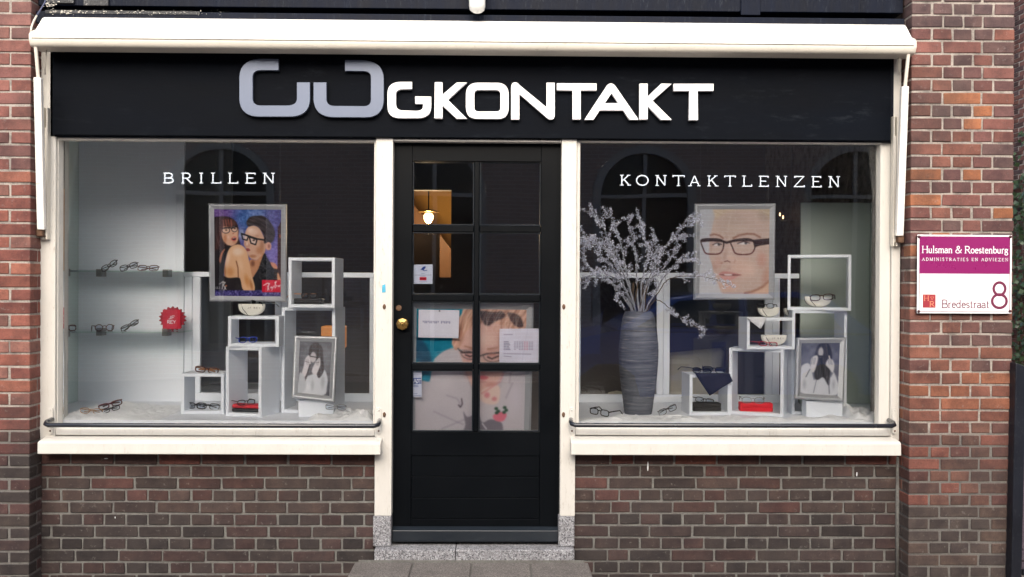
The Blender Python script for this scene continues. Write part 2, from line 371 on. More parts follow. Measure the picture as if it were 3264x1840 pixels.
# base walls under the windows
PAL_BASE = [(80, 66, 62), (74, 62, 59), (84, 68, 63), (86, 62, 58), (70, 60, 57), (94, 64, 60)]
PAL_TOP = [(112, 66, 58), (98, 66, 60), (120, 70, 58), (88, 66, 62)]
PAL_LOW = [(68, 60, 58), (62, 56, 55), (74, 62, 60), (78, 60, 58)]
def base_wall(label, pa, pb, rows, hdr, pxm):
    xa, xb = X(pa, 0), X(pb, 0)
    z0 = Z(1484, 0, pxm); P = 0.0612
    t = thing('brick_wall', label, 'brick wall', ((xa + xb) / 2, 0, ZG), 'brick walls under the shop windows')
    for r in range(-0, 13):
        zt = z0 - (r - 1) * P; zb = zt - P
        if zt < ZG: break
        if r % 2 == 0:
            q = rows[(r // 2) % len(rows)]; js = [X(p, 0) for p in q[0]] + [X(q[1], 0) + 0.2188 * k for k in range(-1 if q[0] == [] else 0, 12)]
        else:
            js = [X(p, 0) for p in hdr[0]] + [X(hdr[1], 0) + 0.1090 * k for k in range(0, 20)]
        course(t, js, xa, xb, -0.002, 0.10, max(zb, ZG), zt, PAL_TOP if r == 0 else (PAL_BASE if r < 5 else PAL_LOW))
    MB().box(xa + 0.001, xb - 0.001, 0.004, 0.13, ZG, z0 + P - 0.001).build('mortar_bed', M['mort_base'], t)
    return t, xa, xb
SAT[0] = 0.86
wl, WLA, WLB = base_wall('low dark brick wall under the window left of the door', 131, 1196, [([], 227), ([], 152), ([], 223), ([], 165), ([], 242), ([], 160)], ([], 196), 660)
wr, WRA, WRB = base_wall('low dark brick wall under the window right of the door', 1834, 2862, [([1949, 2023], 2152), ([1943], 2085), ([1951, 2014], 2148), ([1945], 2075), ([1941, 2010], 2144), ([1945], 2080)], ([1897, 1977], 2044), 2350)
MB().tube([(WLA - 0.004, -0.006, ZG), (WLA - 0.004, -0.006, 0.1), (WLA - 0.002, -0.006, Z(1450, 0, 130))], [0.012, 0.009, 0.007], 6).build('corner_mortar', M['mort_base'], wl)
MB().tube([(WRB + 0.004, -0.006, ZG), (WRB + 0.004, -0.006, 0.1), (WRB + 0.002, -0.006, Z(1458, 0, 2862))], [0.008, 0.012, 0.007], 6).build('corner_mortar', M['mort_base'], wr)

SAT[0] = 0.76; KB[0] = 0.885
# piers: front face at y = -0.12, reveal back to the shopfront
YB = -0.12
def pier(label, name_x, edge_in, edge_out, side, upper, lower, zpal, pxm, rows_fn):
    """side -1: pier left of the shopfront, reveal on its right"""
    t = thing('brick_pier', label, 'brick pier', (name_x, YB, ZG), 'brick piers beside the shopfront')
    z_split = Z(upper[2], YB, pxm)
    zs = []; k = 0
    z = z_split
    while z < 3.35: zs.append((z, z + upper[1], 'u', k)); z += upper[1]; k += 1
    z = z_split; k = 1
    while z > ZG: zs.append((max(z - lower, ZG), z, 'l', k)); z -= lower; k += 1
    for (z0, z1, s, k) in zs:
        if z1 - z0 < 0.02: continue
        zc = (z0 + z1) / 2
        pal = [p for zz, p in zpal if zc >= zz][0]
        par = (k + (1 if s == 'l' else 0)) % 2
        js = rows_fn(par, k, s)
        xa, xb = min(edge_in, edge_out), max(edge_in, edge_out)
        # corner brick carries the reveal: alternately one full return or a short return plus a closer
        dep = 0.118
        js_in = sorted(j for j in js if xa + 0.03 < j < xb - 0.03)
        course(t, js_in, xa, xb, YB, YB + (dep if par else 0.07), z0, z1, pal)
        if not par:
            e = edge_in
            if side < 0: put_brick(t, e - 0.06, e - 0.001, YB + 0.08, -0.002, z0 + J / 2, z1 - J / 2, pick(pal))
            else: put_brick(t, e + 0.001, e + 0.06, YB + 0.08, -0.002, z0 + J / 2, z1 - J / 2, pick(pal))
    xa, xb = min(edge_in, edge_out), max(edge_in, edge_out)
    MB().box(xa + 0.004, xb - 0.004, YB + 0.0045, 0.35 if side > 0 else 0.12, ZG, 3.34).build('mortar_core', M['mort_pier'], t)
    return t
EL = X(96, YB, 900)
def rows_left(par, k, s):
    if par: return [EL - 0.101 - 0.109 * i for i in range(9)]
    return [EL - 0.2135 - 0.2185 * i + (0.0 if k % 4 < 2 else 0.0) for i in range(5)]
zl = lambda py: Z(py, YB, 50)
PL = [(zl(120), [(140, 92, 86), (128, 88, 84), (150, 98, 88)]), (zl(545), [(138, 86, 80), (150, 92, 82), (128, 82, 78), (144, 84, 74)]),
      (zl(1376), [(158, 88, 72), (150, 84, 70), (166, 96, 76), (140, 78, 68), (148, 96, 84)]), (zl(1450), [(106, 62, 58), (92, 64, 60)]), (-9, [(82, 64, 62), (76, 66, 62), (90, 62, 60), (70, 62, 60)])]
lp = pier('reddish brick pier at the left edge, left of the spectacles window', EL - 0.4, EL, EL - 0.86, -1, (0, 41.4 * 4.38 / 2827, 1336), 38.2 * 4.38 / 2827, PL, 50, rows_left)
ER = X(2901, YB, 900); EO = X(3229, YB, 900); PW = (EO - ER)
def rows_right(par, k, s):
    if par: return [ER + 0.103 + 0.1025 * i for i in range(4)]
    if k % 4 in (0, 1): return [ER + 0.156, ER + 0.353]
    return [ER + 0.158, ER + 0.258, ER + 0.356]
zr = lambda py: Z(py, YB, 3060)
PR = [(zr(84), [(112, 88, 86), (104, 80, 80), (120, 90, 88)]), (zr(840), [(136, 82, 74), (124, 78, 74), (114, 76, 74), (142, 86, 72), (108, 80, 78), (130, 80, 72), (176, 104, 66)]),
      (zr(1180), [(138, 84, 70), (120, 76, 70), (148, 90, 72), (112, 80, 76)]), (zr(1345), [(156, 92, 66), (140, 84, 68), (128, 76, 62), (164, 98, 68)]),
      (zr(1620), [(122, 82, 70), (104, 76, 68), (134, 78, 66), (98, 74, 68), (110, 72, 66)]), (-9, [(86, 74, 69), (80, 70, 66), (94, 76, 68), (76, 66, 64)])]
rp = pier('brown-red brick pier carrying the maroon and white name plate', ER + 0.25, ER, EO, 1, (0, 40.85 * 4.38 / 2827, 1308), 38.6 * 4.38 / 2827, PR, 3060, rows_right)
# the return wall of this building along the alley
MB().box(EO - 0.25, EO - 0.006, 0.351, 7.0, ZG, 3.34).build('alley_side', M['mort_pier'], rp)

# ------------------------------------------------------------------ window surrounds
YF = -0.02
def ring(mb, x0, x1, z0, z1, t, y0, y1):
    """mitred four-sided frame"""
    mb.loops([[(x0, z0), (x1, z0), (x1, z1), (x0, z1)], [(x0 + t, z0 + t), (x0 + t, z1 - t), (x1 - t, z1 - t), (x1 - t, z0 + t)]], y0, y1); return mb
def window(label, pxl, pxr, jamb_out, jamb_in, side, pxm):
    """pxl, pxr: edges of the visible glass; one outer jamb post at the pier"""
    xa, xb = X(pxl, 0.02), X(pxr, 0.02)
    zt, zb = Z(449 if side < 0 else 455, 0.0, pxm), Z(1355, 0.0, pxm)
    t = thing('shop_window', label, 'shop window', ((xa + xb) / 2, 0.0, zb), 'painted shop windows')
    zh = Z(433 if side < 0 else 443, YF, pxm)
    jo, ji = X(jamb_out, 0.0), X(jamb_in, YF)
    x0, x1 = (min(jo, xa), xb + 0.004) if side < 0 else (xa - 0.004, max(jo, xb))
    ztop = zh if True else zh
    zs = Z(1391, YF, pxm)                                       # underside of the bottom rail
    MB().box(min(jo, ji), max(jo, ji), YF, 0.12, zs - 0.02, 2.5).build('jamb_post', M['cream'], t, bevel=0.004, seg=2)
    hx0, hx1 = (max(jo, ji) + 0.0, X(1197, YF)) if side < 0 else (X(1836, YF), min(jo, ji))
    MB().box(hx0, hx1, YF + 0.003, 0.10, zt + 0.0125, zh).build('head_rail', M['cream'], t, bevel=0.003)
    MB().box(hx0, hx1, YF + 0.003, 0.10, zs + 0.002, zb - 0.0125).build('bottom_rail', M['cream'], t, bevel=0.004)
    b = MB(); gx0, gx1 = (xa, xb)
    b.loops([[(hx0 + .001, zb - .012), (hx1 - .001, zb - .012), (hx1 - .001, zt + .012), (hx0 + .001, zt + .012)], [(max(gx0, hx0 + .005), zb), (max(gx0, hx0 + .005), zt), (min(gx1, hx1 - .005), zt), (min(gx1, hx1 - .005), zb)]], YF + 0.014, 0.055)
    b.build('glazing_bead', M['cream'], t, bevel=0.003)
    MB().box(hx0 + 0.012, hx1 - 0.012, 0.040, 0.046, zb - 0.008, zt + 0.008).build('pane', M['pane'], t)
    # sloping sill
    sa, sb = (X(119, -0.1, 1420), X(1213, -0.1, 1420)) if side < 0 else (X(1820, -0.1, 1420), X(2873, -0.1, 1420))
    zf, zfb = Z(1413, -0.1, pxm), Z(1449 if side < 0 else 1452, -0.1, pxm)
    MB().extr([(-0.102, zfb), (-0.100, zf), (-0.088, zf + 0.007), (YF - 0.002, zs - 0.003), (0.02, zs - 0.003), (0.02, zfb + 0.012), (-0.012, zfb + 0.012), (-0.012, zfb)], 'x', sa, sb).build('sill', M['cream'], t, bevel=0.004, seg=2)
    return t, xa, xb, zb, zt
winL, XLA, XLB, ZB, ZT = window('shop window left of the door lettered BRILLEN, spectacles and boxes inside', 193, 1193, 133, 176, -1, 690)
winR, XRA, XRB, ZBr, ZTr = window('shop window right of the door lettered KONTAKTLENZEN, grey vase inside', 1846, 2797, 2864, 2842, 1, 2330)

# ------------------------------------------------------------------ door frame, threshold, stoop
df = thing('door_frame', 'cream painted door frame with granite feet between the two shop windows', 'door frame', (X(1520, 0), 0, 0))
zpl = Z(1645, YF - 0.006, 1220)
for (a, b) in ((1197, 1251), (1788, 1836)):
    MB().box(X(a, YF), X(b, YF), YF - 0.006, 0.12, zpl, Z(437, YF, 1520)).build('post', M['cream'], df, bevel=0.003, seg=2)
    MB().box(X(a - 4, YF) , X(b - 1, YF) , YF - 0.008, 0.12, -0.004, zpl - 0.001).build('granite_foot', M['granite'], df, bevel=0.004)
MB().box(X(1251, YF) + 0.0005, X(1788, YF) - 0.0005, YF, 0.10, Z(452, YF, 1520), Z(438, YF, 1520)).build('head_rail', M['cream'], df, bevel=0.003)
xs = [X(1192, -0.07, 1760), X(1452, -0.07, 1760), X(1832, -0.07, 1760)]
for i in range(2):
    MB().box(xs[i] + 0.0015, xs[i + 1] - 0.0015, -0.075, 0.25, -0.062, -0.005).build('threshold_slab', M['granite'], df, bevel=0.005, seg=2)
for (px, py) in ((1225, 978), (1225, 1322), (1797, 978), (1796, 1322)):
    c = at(px, py, YF - 0.007); MB().lathe([(0.006, 0), (0.008, -0.002), (0.005, -0.004), (0.0, -0.004)], (c.x, c.y, c.z), 10, 'y', sy=1.7).build('screw_eye', M['rust'], df)
MB().extr([(X(1219, YF), Z(912, YF)), (X(1229, YF), Z(908, YF)), (X(1230, YF), Z(934, YF)), (X(1218, YF), Z(935, YF))], 'y', YF - 0.0075, YF - 0.0062).build('blue_sticker', paint('cyan_sticker', lin((70, 160, 190)), 0.5, 0.2, 60), df)
st = thing('door_stoop', 'low stoop of grey concrete pavers in front of the door', 'stoop', (X(1505, -0.3), -0.3, ZG))
MB().box(X(1140, -0.03, 1780) + 0.01, X(1870, -0.03, 1780) - 0.01, -0.66, -0.078, ZG, -0.075).build('stoop_core', M['mort_base'], st)
sx0, sx1 = X(1135, -0.03, 1780), X(1873, -0.03, 1780); tw = (sx1 - sx0) / 4
for r in range(2):
    for c in range(4):
        x = sx0 + c * tw; g = 0.0025
        y1 = -0.079 if r == 0 else -0.302; y0 = -0.298 if r == 0 else -0.68
        MB().box(x + g, x + tw - g, y0 + g, y1 - g, -0.118, -0.066 + rnd.uniform(-0.001, 0.001)).build('paver', M['tile'], st, bevel=0.004)
MB().box(sx0 + 0.02, sx1 - 0.02, -0.0785, -0.0755, -0.075, -0.056).build('mortar_fillet', M['mort_base'], st)

# ------------------------------------------------------------------ door
YD = 0.03
dr = thing('shop_door', 'black shop door with eight panes and a brass knob', 'door', (X(1520, YD), YD, 0.0))
dx0, dx1 = X(1254, YD), X(1786, YD); dzt = Z(455, YD, 1520); DZB = 0.004
panes_x = [(X(1313, YD), X(1510, YD)), (X(1527, YD), X(1723, YD))]
panes_z = [(Z(720, YD), Z(515, YD)), (Z(941, YD), Z(741, YD)), (Z(1161, YD), Z(962, YD)), (Z(1378, YD), Z(1181, YD))]
px0, px1 = panes_x[0][0], panes_x[1][1]; pzt, pzb = panes_z[0][1], panes_z[3][0]
kz0, kz1 = Z(1655, YD), Z(1453, YD)
MB().box(dx0, px0, YD, YD + 0.045, DZB, dzt).build('stile', M['door'], dr, bevel=0.002)
MB().box(px1, dx1, YD, YD + 0.045, DZB, dzt).build('stile', M['door'], dr, bevel=0.002)
MB().box(px0, px1, YD, YD + 0.045, pzt, dzt - 0.0005).build('top_rail', M['door'], dr, bevel=0.001)
MB().box(px0, px1, YD, YD + 0.045, kz1, pzb).build('lock_rail', M['door'], dr, bevel=0.001)
MB().box(px0, px1, YD, YD + 0.045, DZB, kz0).build('bottom_rail', M['door'], dr, bevel=0.001)
nb = 3; hb = (kz1 - kz0) / nb
for i in range(nb):
    MB().box(px0 + 0.001, px1 - 0.001, YD + 0.004, YD + 0.03, kz0 + i * hb + 0.001, kz0 + (i + 1) * hb - 0.001).build('plank', M['door'], dr, bevel=0.0018)
MB().box(panes_x[0][1], panes_x[1][0], YD + 0.004, YD + 0.04, pzb, pzt).build('glazing_bar', M['door'], dr, bevel=0.004)
for i in range(3):
    for (a, b) in panes_x:
        MB().box(a, b, YD + 0.005, YD + 0.04, panes_z[i + 1][1], panes_z[i][0]).build('glazing_bar', M['door'], dr, bevel=0.004)
for (a, b) in panes_x:
    for (z0, z1) in panes_z:
        m = MB(); ring(m, a + 0.0005, b - 0.0005, z0 + 0.0005, z1 - 0.0005, 0.006, YD + 0.012, YD + 0.028); m.build('bead', M['doorb'], dr, bevel=0.002)
        MB().box(a + 0.004, b - 0.004, YD + 0.029, YD + 0.033, z0 + 0.004, z1 - 0.004).build('pane', M['pane'], dr)
z1, z0 = Z(1690, YD - 0.03), Z(1724, YD - 0.03)
MB().extr([(YD - 0.002, z1 + 0.012), (YD - 0.030, z1 - 0.004), (YD - 0.036, z0), (YD - 0.030, z0 - 0.008), (YD - 0.002, z0 - 0.008)], 'x', dx0 + 0.004, dx1 - 0.004).build('drip_board', M['doorb'], dr, bevel=0.002)
kc = at(1283, 1033, YD - 0.03)
kn = MB().lathe([(0.012, 0.03), (0.012, 0.012), (0.031, 0.008), (0.033, 0.0), (0.029, -0.008), (0.012, -0.018), (0.008, -0.022), (0.0, -0.023)], (kc.x, kc.y, kc.z), 8, 'y')
for f in kn.bm.faces: f.smooth = False
kn.build('knob', M['brass'], dr)
lc = at(1271, 982, YD); MB().lathe([(0.015, 0.004), (0.015, -0.003), (0.012, -0.004), (0.0, -0.004)], (lc.x, lc.y, lc.z), 16, 'y').build('lock_cylinder', M['rust'], dr)

# ------------------------------------------------------------------ sign board with raised letters
YSG = -0.045
sg = thing('sign_board', 'long dark fascia board with raised letters spelling OOGKONTAKT', 'shop sign', (X(1500, YSG), 0, Z(440, YSG)))
sz0 = max(Z(434, YSG, 300), Z(446, YSG, 2700)) ; sz0 = Z(440, YSG, 1500); sz1 = Z(118, YSG, 1500)
MB().box(X(166, YSG, 440), X(2840, YSG, 440), YSG, 0.10, sz0, sz1).build('board', M['navy'], sg, bevel=0.003)
MB().box(X(158, YSG + 0.02, 440), X(2849, YSG + 0.02, 440), YSG + 0.025, 0.10, sz0 - 0.004, sz1).build('board_trim', M['beam'], sg)
def arcq(p0, c, p1, n=8):
    """quadratic curve from p0 to p1 with control c"""
    return [((1 - t) ** 2 * p0[0] + 2 * t * (1 - t) * c[0] + t * t * p1[0], (1 - t) ** 2 * p0[1] + 2 * t * (1 - t) * c[1] + t * t * p1[1]) for t in [i / n for i in range(n + 1)]]
def outline(spec):
    out = []
    for s in spec:
        if len(s) == 3 and isinstance(s[0], tuple): out += arcq(*s)
        else: out.append(s)
    return out
def letter(loops, crop, m, thick=0.028):
    ox, oy, sc = crop; yy = YSG - thick
    ls = []
    for l in loops:
        pts = []
        for (a, b) in outline(l):
            p = at(ox + a * sc, oy + b * sc, yy); 
            if not pts or (abs(p.x - pts[-1][0]) + abs(p.z - pts[-1][1])) > 1e-4: pts.append((p.x, p.z))
        if abs(pts[0][0] - pts[-1][0]) + abs(pts[0][1] - pts[-1][1]) < 1e-4: pts.pop()
        ls.append(pts)
    MB().loops(ls, yy, YSG - 0.006).build('letter', m, sg, bevel=0.0022)
C2 = (700, 0, 0.33058); C3 = (1500, 0, 0.34938)
letter([[(568, 570), ((430, 568), (200, 560), (190, 740)), ((190, 960), (200, 1125), (380, 1125)), ((700, 1125), (868, 1110), (870, 960)), (870, 795), (745, 795), ((745, 950), (745, 1018), (650, 1018)), ((400, 1018), (318, 1018), (318, 950)), ((318, 745), (318, 678), (400, 677)), (568, 678)]], C2, M['letter_grey'])
letter([[(1208, 580), ((1350, 580), (1575, 580), (1582, 750)), ((1582, 970), (1575, 1130), (1410, 1133)), ((1090, 1131), (915, 1125), (905, 960)), (905, 795), (1030, 795), ((1030, 960), (1035, 1022), (1110, 1022)), ((1390, 1024), (1458, 1024), (1458, 960)), ((1458, 745), (1458, 688), (1380, 686)), (1208, 685)]], C2, M['letter_grey'])
W_ = M['letter_white']
letter([[(1855, 790), ((1750, 790), (1620, 790), (1618, 900)), ((1618, 1030), (1622, 1140), (1740, 1140)), ((1910, 1140), (2038, 1138), (2040, 1030)), (2040, 932), (1885, 930), (1885, 1000), (1960, 1000), ((1960, 1030), (1960, 1070), (1890, 1070)), ((1770, 1066), (1700, 1066), (1700, 1000)), ((1700, 910), (1700, 862), (1770, 860)), (1855, 860)]], C2, W_)
letter([[(2073, 792), (2150, 792), (2150, 912), (2285, 795), (2388, 795), (2203, 965), (2388, 1147), (2285, 1147), (2150, 1020), (2150, 1145), (2070, 1143)]], C2, W_)
letter([[((60, 755), (-40, 760), (-43, 860)), ((-43, 980), (-40, 1083), (60, 1084)), ((250, 1086), (346, 1085), (348, 980)), ((348, 870), (348, 758), (245, 756))],
        [((80, 822), (35, 822), (35, 860)), ((35, 985), (35, 1017), (80, 1018)), ((230, 1018), (272, 1018), (272, 985)), ((272, 860), (272, 823), (230, 822))]], C3, W_)
letter([[(370, 1090), ((370, 800), (372, 752), (405, 752)), ((410, 752), (430, 754), (446, 776)), (693, 980), (693, 755), (768, 755), ((768, 1050), (766, 1090), (735, 1090)), ((728, 1090), (712, 1090), (690, 1070)), (445, 858), (445, 1090)]], C3, W_)
letter([[(787, 760), (1150, 762), (1150, 826), (1005, 826), (1005, 1090), (930, 1090), (930, 826), (787, 824)]], C3, W_)
letter([[(1038, 1093), (1240, 786), ((1240, 784), (1282, 738), (1322, 786)), (1534, 1093), (1450, 1093), (1393, 1008), (1178, 1008), (1122, 1093)], [(1225, 942), (1287, 850), (1350, 942)]], C3, W_)
letter([[(1541, 762), (1617, 762), (1617, 880), (1740, 762), (1838, 764), (1662, 920), (1838, 1095), (1735, 1095), (1617, 972), (1617, 1092), (1541, 1092)]], C3, W_)
letter([[(1853, 765), (2217, 765), (2217, 830), (2072, 830), (2075, 1096), (1993, 1096), (1997, 830), (1853, 830)]], C3, W_)

# ------------------------------------------------------------------ dark beam above the awning
bmn = thing('dark_beam', 'weathered black wooden beam running above the white awning', 'beam', (X(1500, -0.06), 0, Z(60, -0.06)))
YU = -0.055; bx0, bx1 = X(122, YU, 20), X(2879, YU, 20)
MB().box(bx0, bx1, YU, 0.10, Z(30, YU, 1500), 3.3).build('fascia_board', M['beam'], bmn, bevel=0.003)
MB().box(bx0 + 0.001, bx1 - 0.004, YU - 0.028, 0.09, Z(86, YU - 0.03, 1500), Z(46, YU - 0.03, 1500)).build('ledge_moulding', M['beam'], bmn, bevel=0.006, seg=2)
MB().box(bx0 + 0.05, X(640, YU), YU - 0.0315, YU - 0.0285, Z(44, YU - 0.03, 300), Z(34, YU - 0.03, 300)).build('flaking_paint', M['flake'], bmn)
fk = MB(); rf = random.Random(3)
for i in range(190):
    u = rf.random() ** 1.7; px = 158 + u * 620; py = rf.gauss(40, 4.5); s_ = rf.uniform(.5, 2.6) * (1.2 - u) * 1.2
    if i > 150: px, py, s_ = rf.gauss(158, 10), rf.gauss(14, 6), rf.uniform(.8, 3)
    q = at(px, py, YU - 0.0335 if i <= 150 else YU - 0.0135); w_ = s_ / 640; fk.box(q.x, q.x + w_ * rf.uniform(.6, 2.6), q.y, q.y + 0.0012, q.z, q.z + w_ * rf.uniform(.5, 1.3))
fk.build('paint_flakes', paint('bare_white_primer', lin((206, 202, 192)), .9, .1, 40), bmn, kind='stuff')
for (a, b, c, d) in ((265, 345, 0, 18), (152, 235, 0, 10), (2362, 2424, 0, 48)):
    q0, q1 = at(a, d, YU - 0.012), at(b, c, YU - 0.012)
    MB().box(q0.x, q1.x, YU - 0.012, YU - 0.001, q0.z, q1.z + 0.06).build('cover_plate', M['flake'] if a < 400 else M['beam'], bmn, bevel=0.002)
# bulkhead lamp above
lp_ = thing('wall_lamp', 'small round white globe lamp under the top edge above the sign', 'lamp', tuple(at(1521, 10, -0.14)))
c = at(1521, 8, -0.14)
MB().lathe([(0.0, -0.052), (0.02, -0.05), (0.036, -0.038), (0.040, -0.02), (0.040, 0.05), (0.0, 0.052)], tuple(c), 24).build('globe', paint('opal_globe', lin((222, 224, 222)), 0.25, 0.02, 3), lp_, smooth=True)
MB().box(c.x - 0.05, c.x + 0.05, -0.14, YU, c.z + 0.06, c.z + 0.16).build('bracket', M['black'], lp_, bevel=0.005)

# ------------------------------------------------------------------ awning cassette and arms
aw = thing('awning', 'closed white awning cassette with folded side arms over the shopfront', 'awning', (X(1500, -0.15), -0.1, Z(120, -0.15)))
mid = 1500
def zc(py, y): return Z(py, y, mid)
# measured at mid width: hood top y=68, crease 112, lip 134 and bar bottom 157
hood = [(-0.05, zc(64, -0.05) - 0.02), (-0.075, zc(66, -0.075)), (-0.10, zc(70, -0.10)), (-0.165, zc(107, -0.165)), (-0.19, zc(112, -0.19)), (-0.204, zc(121, -0.204)), (-0.206, zc(132, -0.206)), (-0.05, zc(132, -0.206))]
hx0, hx1 = X(112, -0.14, 80), X(2901, -0.14, 110)
MB().extr(hood, 'x', hx0 + 0.014, hx1 - 0.003).build('hood', M['hood'], aw, bevel=0.002, seg=2)
fb = []
for i in range(9):
    a = -math.pi / 2 * i / 8
    fb.append((-0.172 - 0.034 * math.cos(a) ** 0.6, zc(134, -0.206) - 0.002 + 0.036 * math.sin(a)))
fb = [(-0.10, fb[0][1])] + fb + [(-0.10, fb[-1][1])]
MB().extr(fb, 'x', X(95, -0.2, 130), X(2919, -0.2, 150)).build('front_bar', M['creamd'], aw, bevel=0.0015)
for (p, s) in ((95, 1), (2919, -1)):
    x = X(p, -0.2, 120 if s > 0 else 140)
    cap = [(-0.08, zc(134, -0.206) - 0.03), (-0.08, zc(108, -0.165)), (-0.165, zc(108, -0.165)), (-0.192, zc(112, -0.19)), (-0.207, zc(121, -0.204)), (-0.2075, zc(134, -0.206) - 0.01), (-0.19, zc(134, -0.206) - 0.034), (-0.14, zc(134, -0.206) - 0.038)]
    MB().extr(cap, 'x', x - 0.003 * s, x + 0.012 * s).build('end_cap', M['creamd'], aw, bevel=0.004, seg=2)
def bar(mb, p, q, w, d):
    """flat bar of width w and depth d between p and q"""
    p, q = Vector(p), Vector(q); ax = (q - p).normalized(); s = Vector((1, 0, 0)); s = (s - ax * s.dot(ax)).normalized(); n = ax.cross(s)
    v = []
    for e in (p, q):
        for (a, b) in ((-1, -1), (1, -1), (1, 1), (-1, 1)): v.append(mb.bm.verts.new(e + s * a * w / 2 + n * b * d / 2))
    for f in ((0, 1, 2, 3), (7, 6, 5, 4), (0, 4, 5, 1), (1, 5, 6, 2), (2, 6, 7, 3), (3, 7, 4, 0)): mb.bm.faces.new([v[i] for i in f])
    return mb
for s, (u0, u1, a0, a1, r0, r1) in ((-1, ((113, 140), (123, 256), (122, 248), (133, 732), (149, 345), (150, 764))), (1, ((2896, 168), (2884, 282), (2883, 276), (2866, 752), (2852, 372), (2851, 786)))):
    g = 16 / 645
    pu0, pu1 = at(*u0, -0.185), at(*u1, -0.165); pa0, pa1 = at(*a0, -0.165), at(*a1, -0.07)
    bar(MB(), pu0, pu1, 0.016, 0.012).build('strut', M['creamd'], aw, bevel=0.003)
    bar(MB(), pa0, pa1, 0.036, 0.026).build('arm', M['hood'], aw, bevel=0.004, seg=2)
    pr0, pr1 = at(*r0, -0.035), at(*r1, -0.035)
    rl = MB(); 
    for k in (-1, 1): rl.box(pr0.x + k * 0.009 - 0.004, pr0.x + k * 0.009 + 0.004, -0.052, -0.024, pr1.z, pr0.z)
    rl.box(pr0.x - 0.0125, pr0.x + 0.0125, -0.024, -0.018, pr1.z, pr0.z)
    rl.build('guide_rail', M['creamd'], aw, bevel=0.0015)
    MB().box(pr0.x - s * 0.004 - 0.006, pr0.x - s * 0.004 + 0.006, -0.05, -0.03, pr1.z + 0.02, pr0.z - 0.10).build('inner_slide', M['creamd'], aw)
    pb = at(a1[0] + s * 0, a1[1] + 14, -0.05)
    MB().box(pb.x - 0.016, pb.x + 0.016, -0.075, -0.0205, pb.z - 0.014, pb.z + 0.022).build('pivot_bracket', M['rust'], aw, bevel=0.004)
    MB().tube([at(*u0, -0.18) + Vector((-s * 0.028, 0.05, 0.0)), at(u0[0] - s * 30, 238, -0.1)], 0.003, 6).build('gas_strut', M['creamd'], aw)
# cable running from the beam to the cassette
cb = MB(); cb.tube([at(148, -10, -0.10), at(143, 8, -0.11), at(130, 30, -0.12), at(117, 50, -0.13)], 0.0035, 6); 
o = cb.build('cable', paint('slate_cable', lin((70, 76, 104)), 0.5, 0.05, 5)); tag(o, 'slate blue cable hanging beside the left end of the awning', 'cable')
cb = MB(); cb.tube([at(117, 50, -0.13), at(108, 66, -0.15), at(101, 84, -0.17), at(98, 100, -0.19)], 0.0045, 8).build('white_sleeve', M['creamd'], o, local=True)

# ------------------------------------------------------------------ tube rails in front of the windows
for lab, (a, b, ya, yb, pl, pr) in (('glossy black tube rail across the foot of the BRILLEN window', (134, 1211, 1356, 1356, 160, 1207)), ('glossy black tube rail across the foot of the KONTAKTLENZEN window', (1816, 2861, 1356, 1356, 1823, 2852))):
    yy = -0.10; m_ = (a + b) / 2; zz = Z(1357, yy, m_); xa, xb = X(a, yy, 1356), X(b, yy, 1356)
    t = thing('guard_rail', lab, 'guard rail', ((xa + xb) / 2, yy, zz), 'tube rails at the foot of the windows')
    r = 0.0116
    MB().tube([(xa + 0.012, -0.024, zz + 0.018), (xa + 0.008, -0.07, zz + 0.012), (xa + 0.012, yy + 0.012, zz + 0.004), (xa + 0.03, yy, zz), (xb - 0.03, yy, zz), (xb - 0.012, yy + 0.012, zz + 0.004), (xb - 0.008, -0.07, zz + 0.012), (xb - 0.012, -0.024, zz + 0.018)], r, 12).build('tube', M['rail'], t)
    for p in (pl, pr):
        q0, q1 = at(p, 1384, -0.03), at(p, 1298, -0.03)
        pts = []; w2 = 0.0125
        for i in range(7): an = math.pi * i / 6; pts.append((q0.x + w2 * math.cos(an), q1.z - w2 + w2 * math.sin(an)))
        for i in range(7): an = math.pi + math.pi * i / 6; pts.append((q0.x + w2 * math.cos(an), q0.z + w2 + w2 * math.sin(an)))
        br = MB().extr(pts, 'y', -0.031, -0.0262).build('bracket_plate', M['cream'], t, bevel=0.001)
        for zz_ in (q1.z - 0.016, q0.z + 0.016):
            MB().lathe([(0.005, -0.0312), (0.004, -0.034), (0, -0.0345)], (q0.x, 0, zz_), 8, 'y').build('screw', M['cream'] if zz_ > zz else M['rust'], br, local=False)

# white droppings and paint spots on the base walls
for par, (px, py, h, wd) in ((wr, (2065, 1487, 30, 5)), (wr, (2731, 1512, 16, 4)), (wl, (338, 1462, 3, 14)), (wl, (367, 1650, 6, 2))):
    p = at(px, py, -0.004); k = 1 / 628
    MB().extr([(p.x + wd * k * .5 * math.cos(a) * rnd.uniform(.6, 1.1), p.z + h * k * .5 * math.sin(a) * rnd.uniform(.8, 1.1)) for a in [i * .7 for i in range(9)]], 'y', -0.0055, -0.0030).build('paint_spot', M['plate'] if 'plate' in M else M['cream'], par)
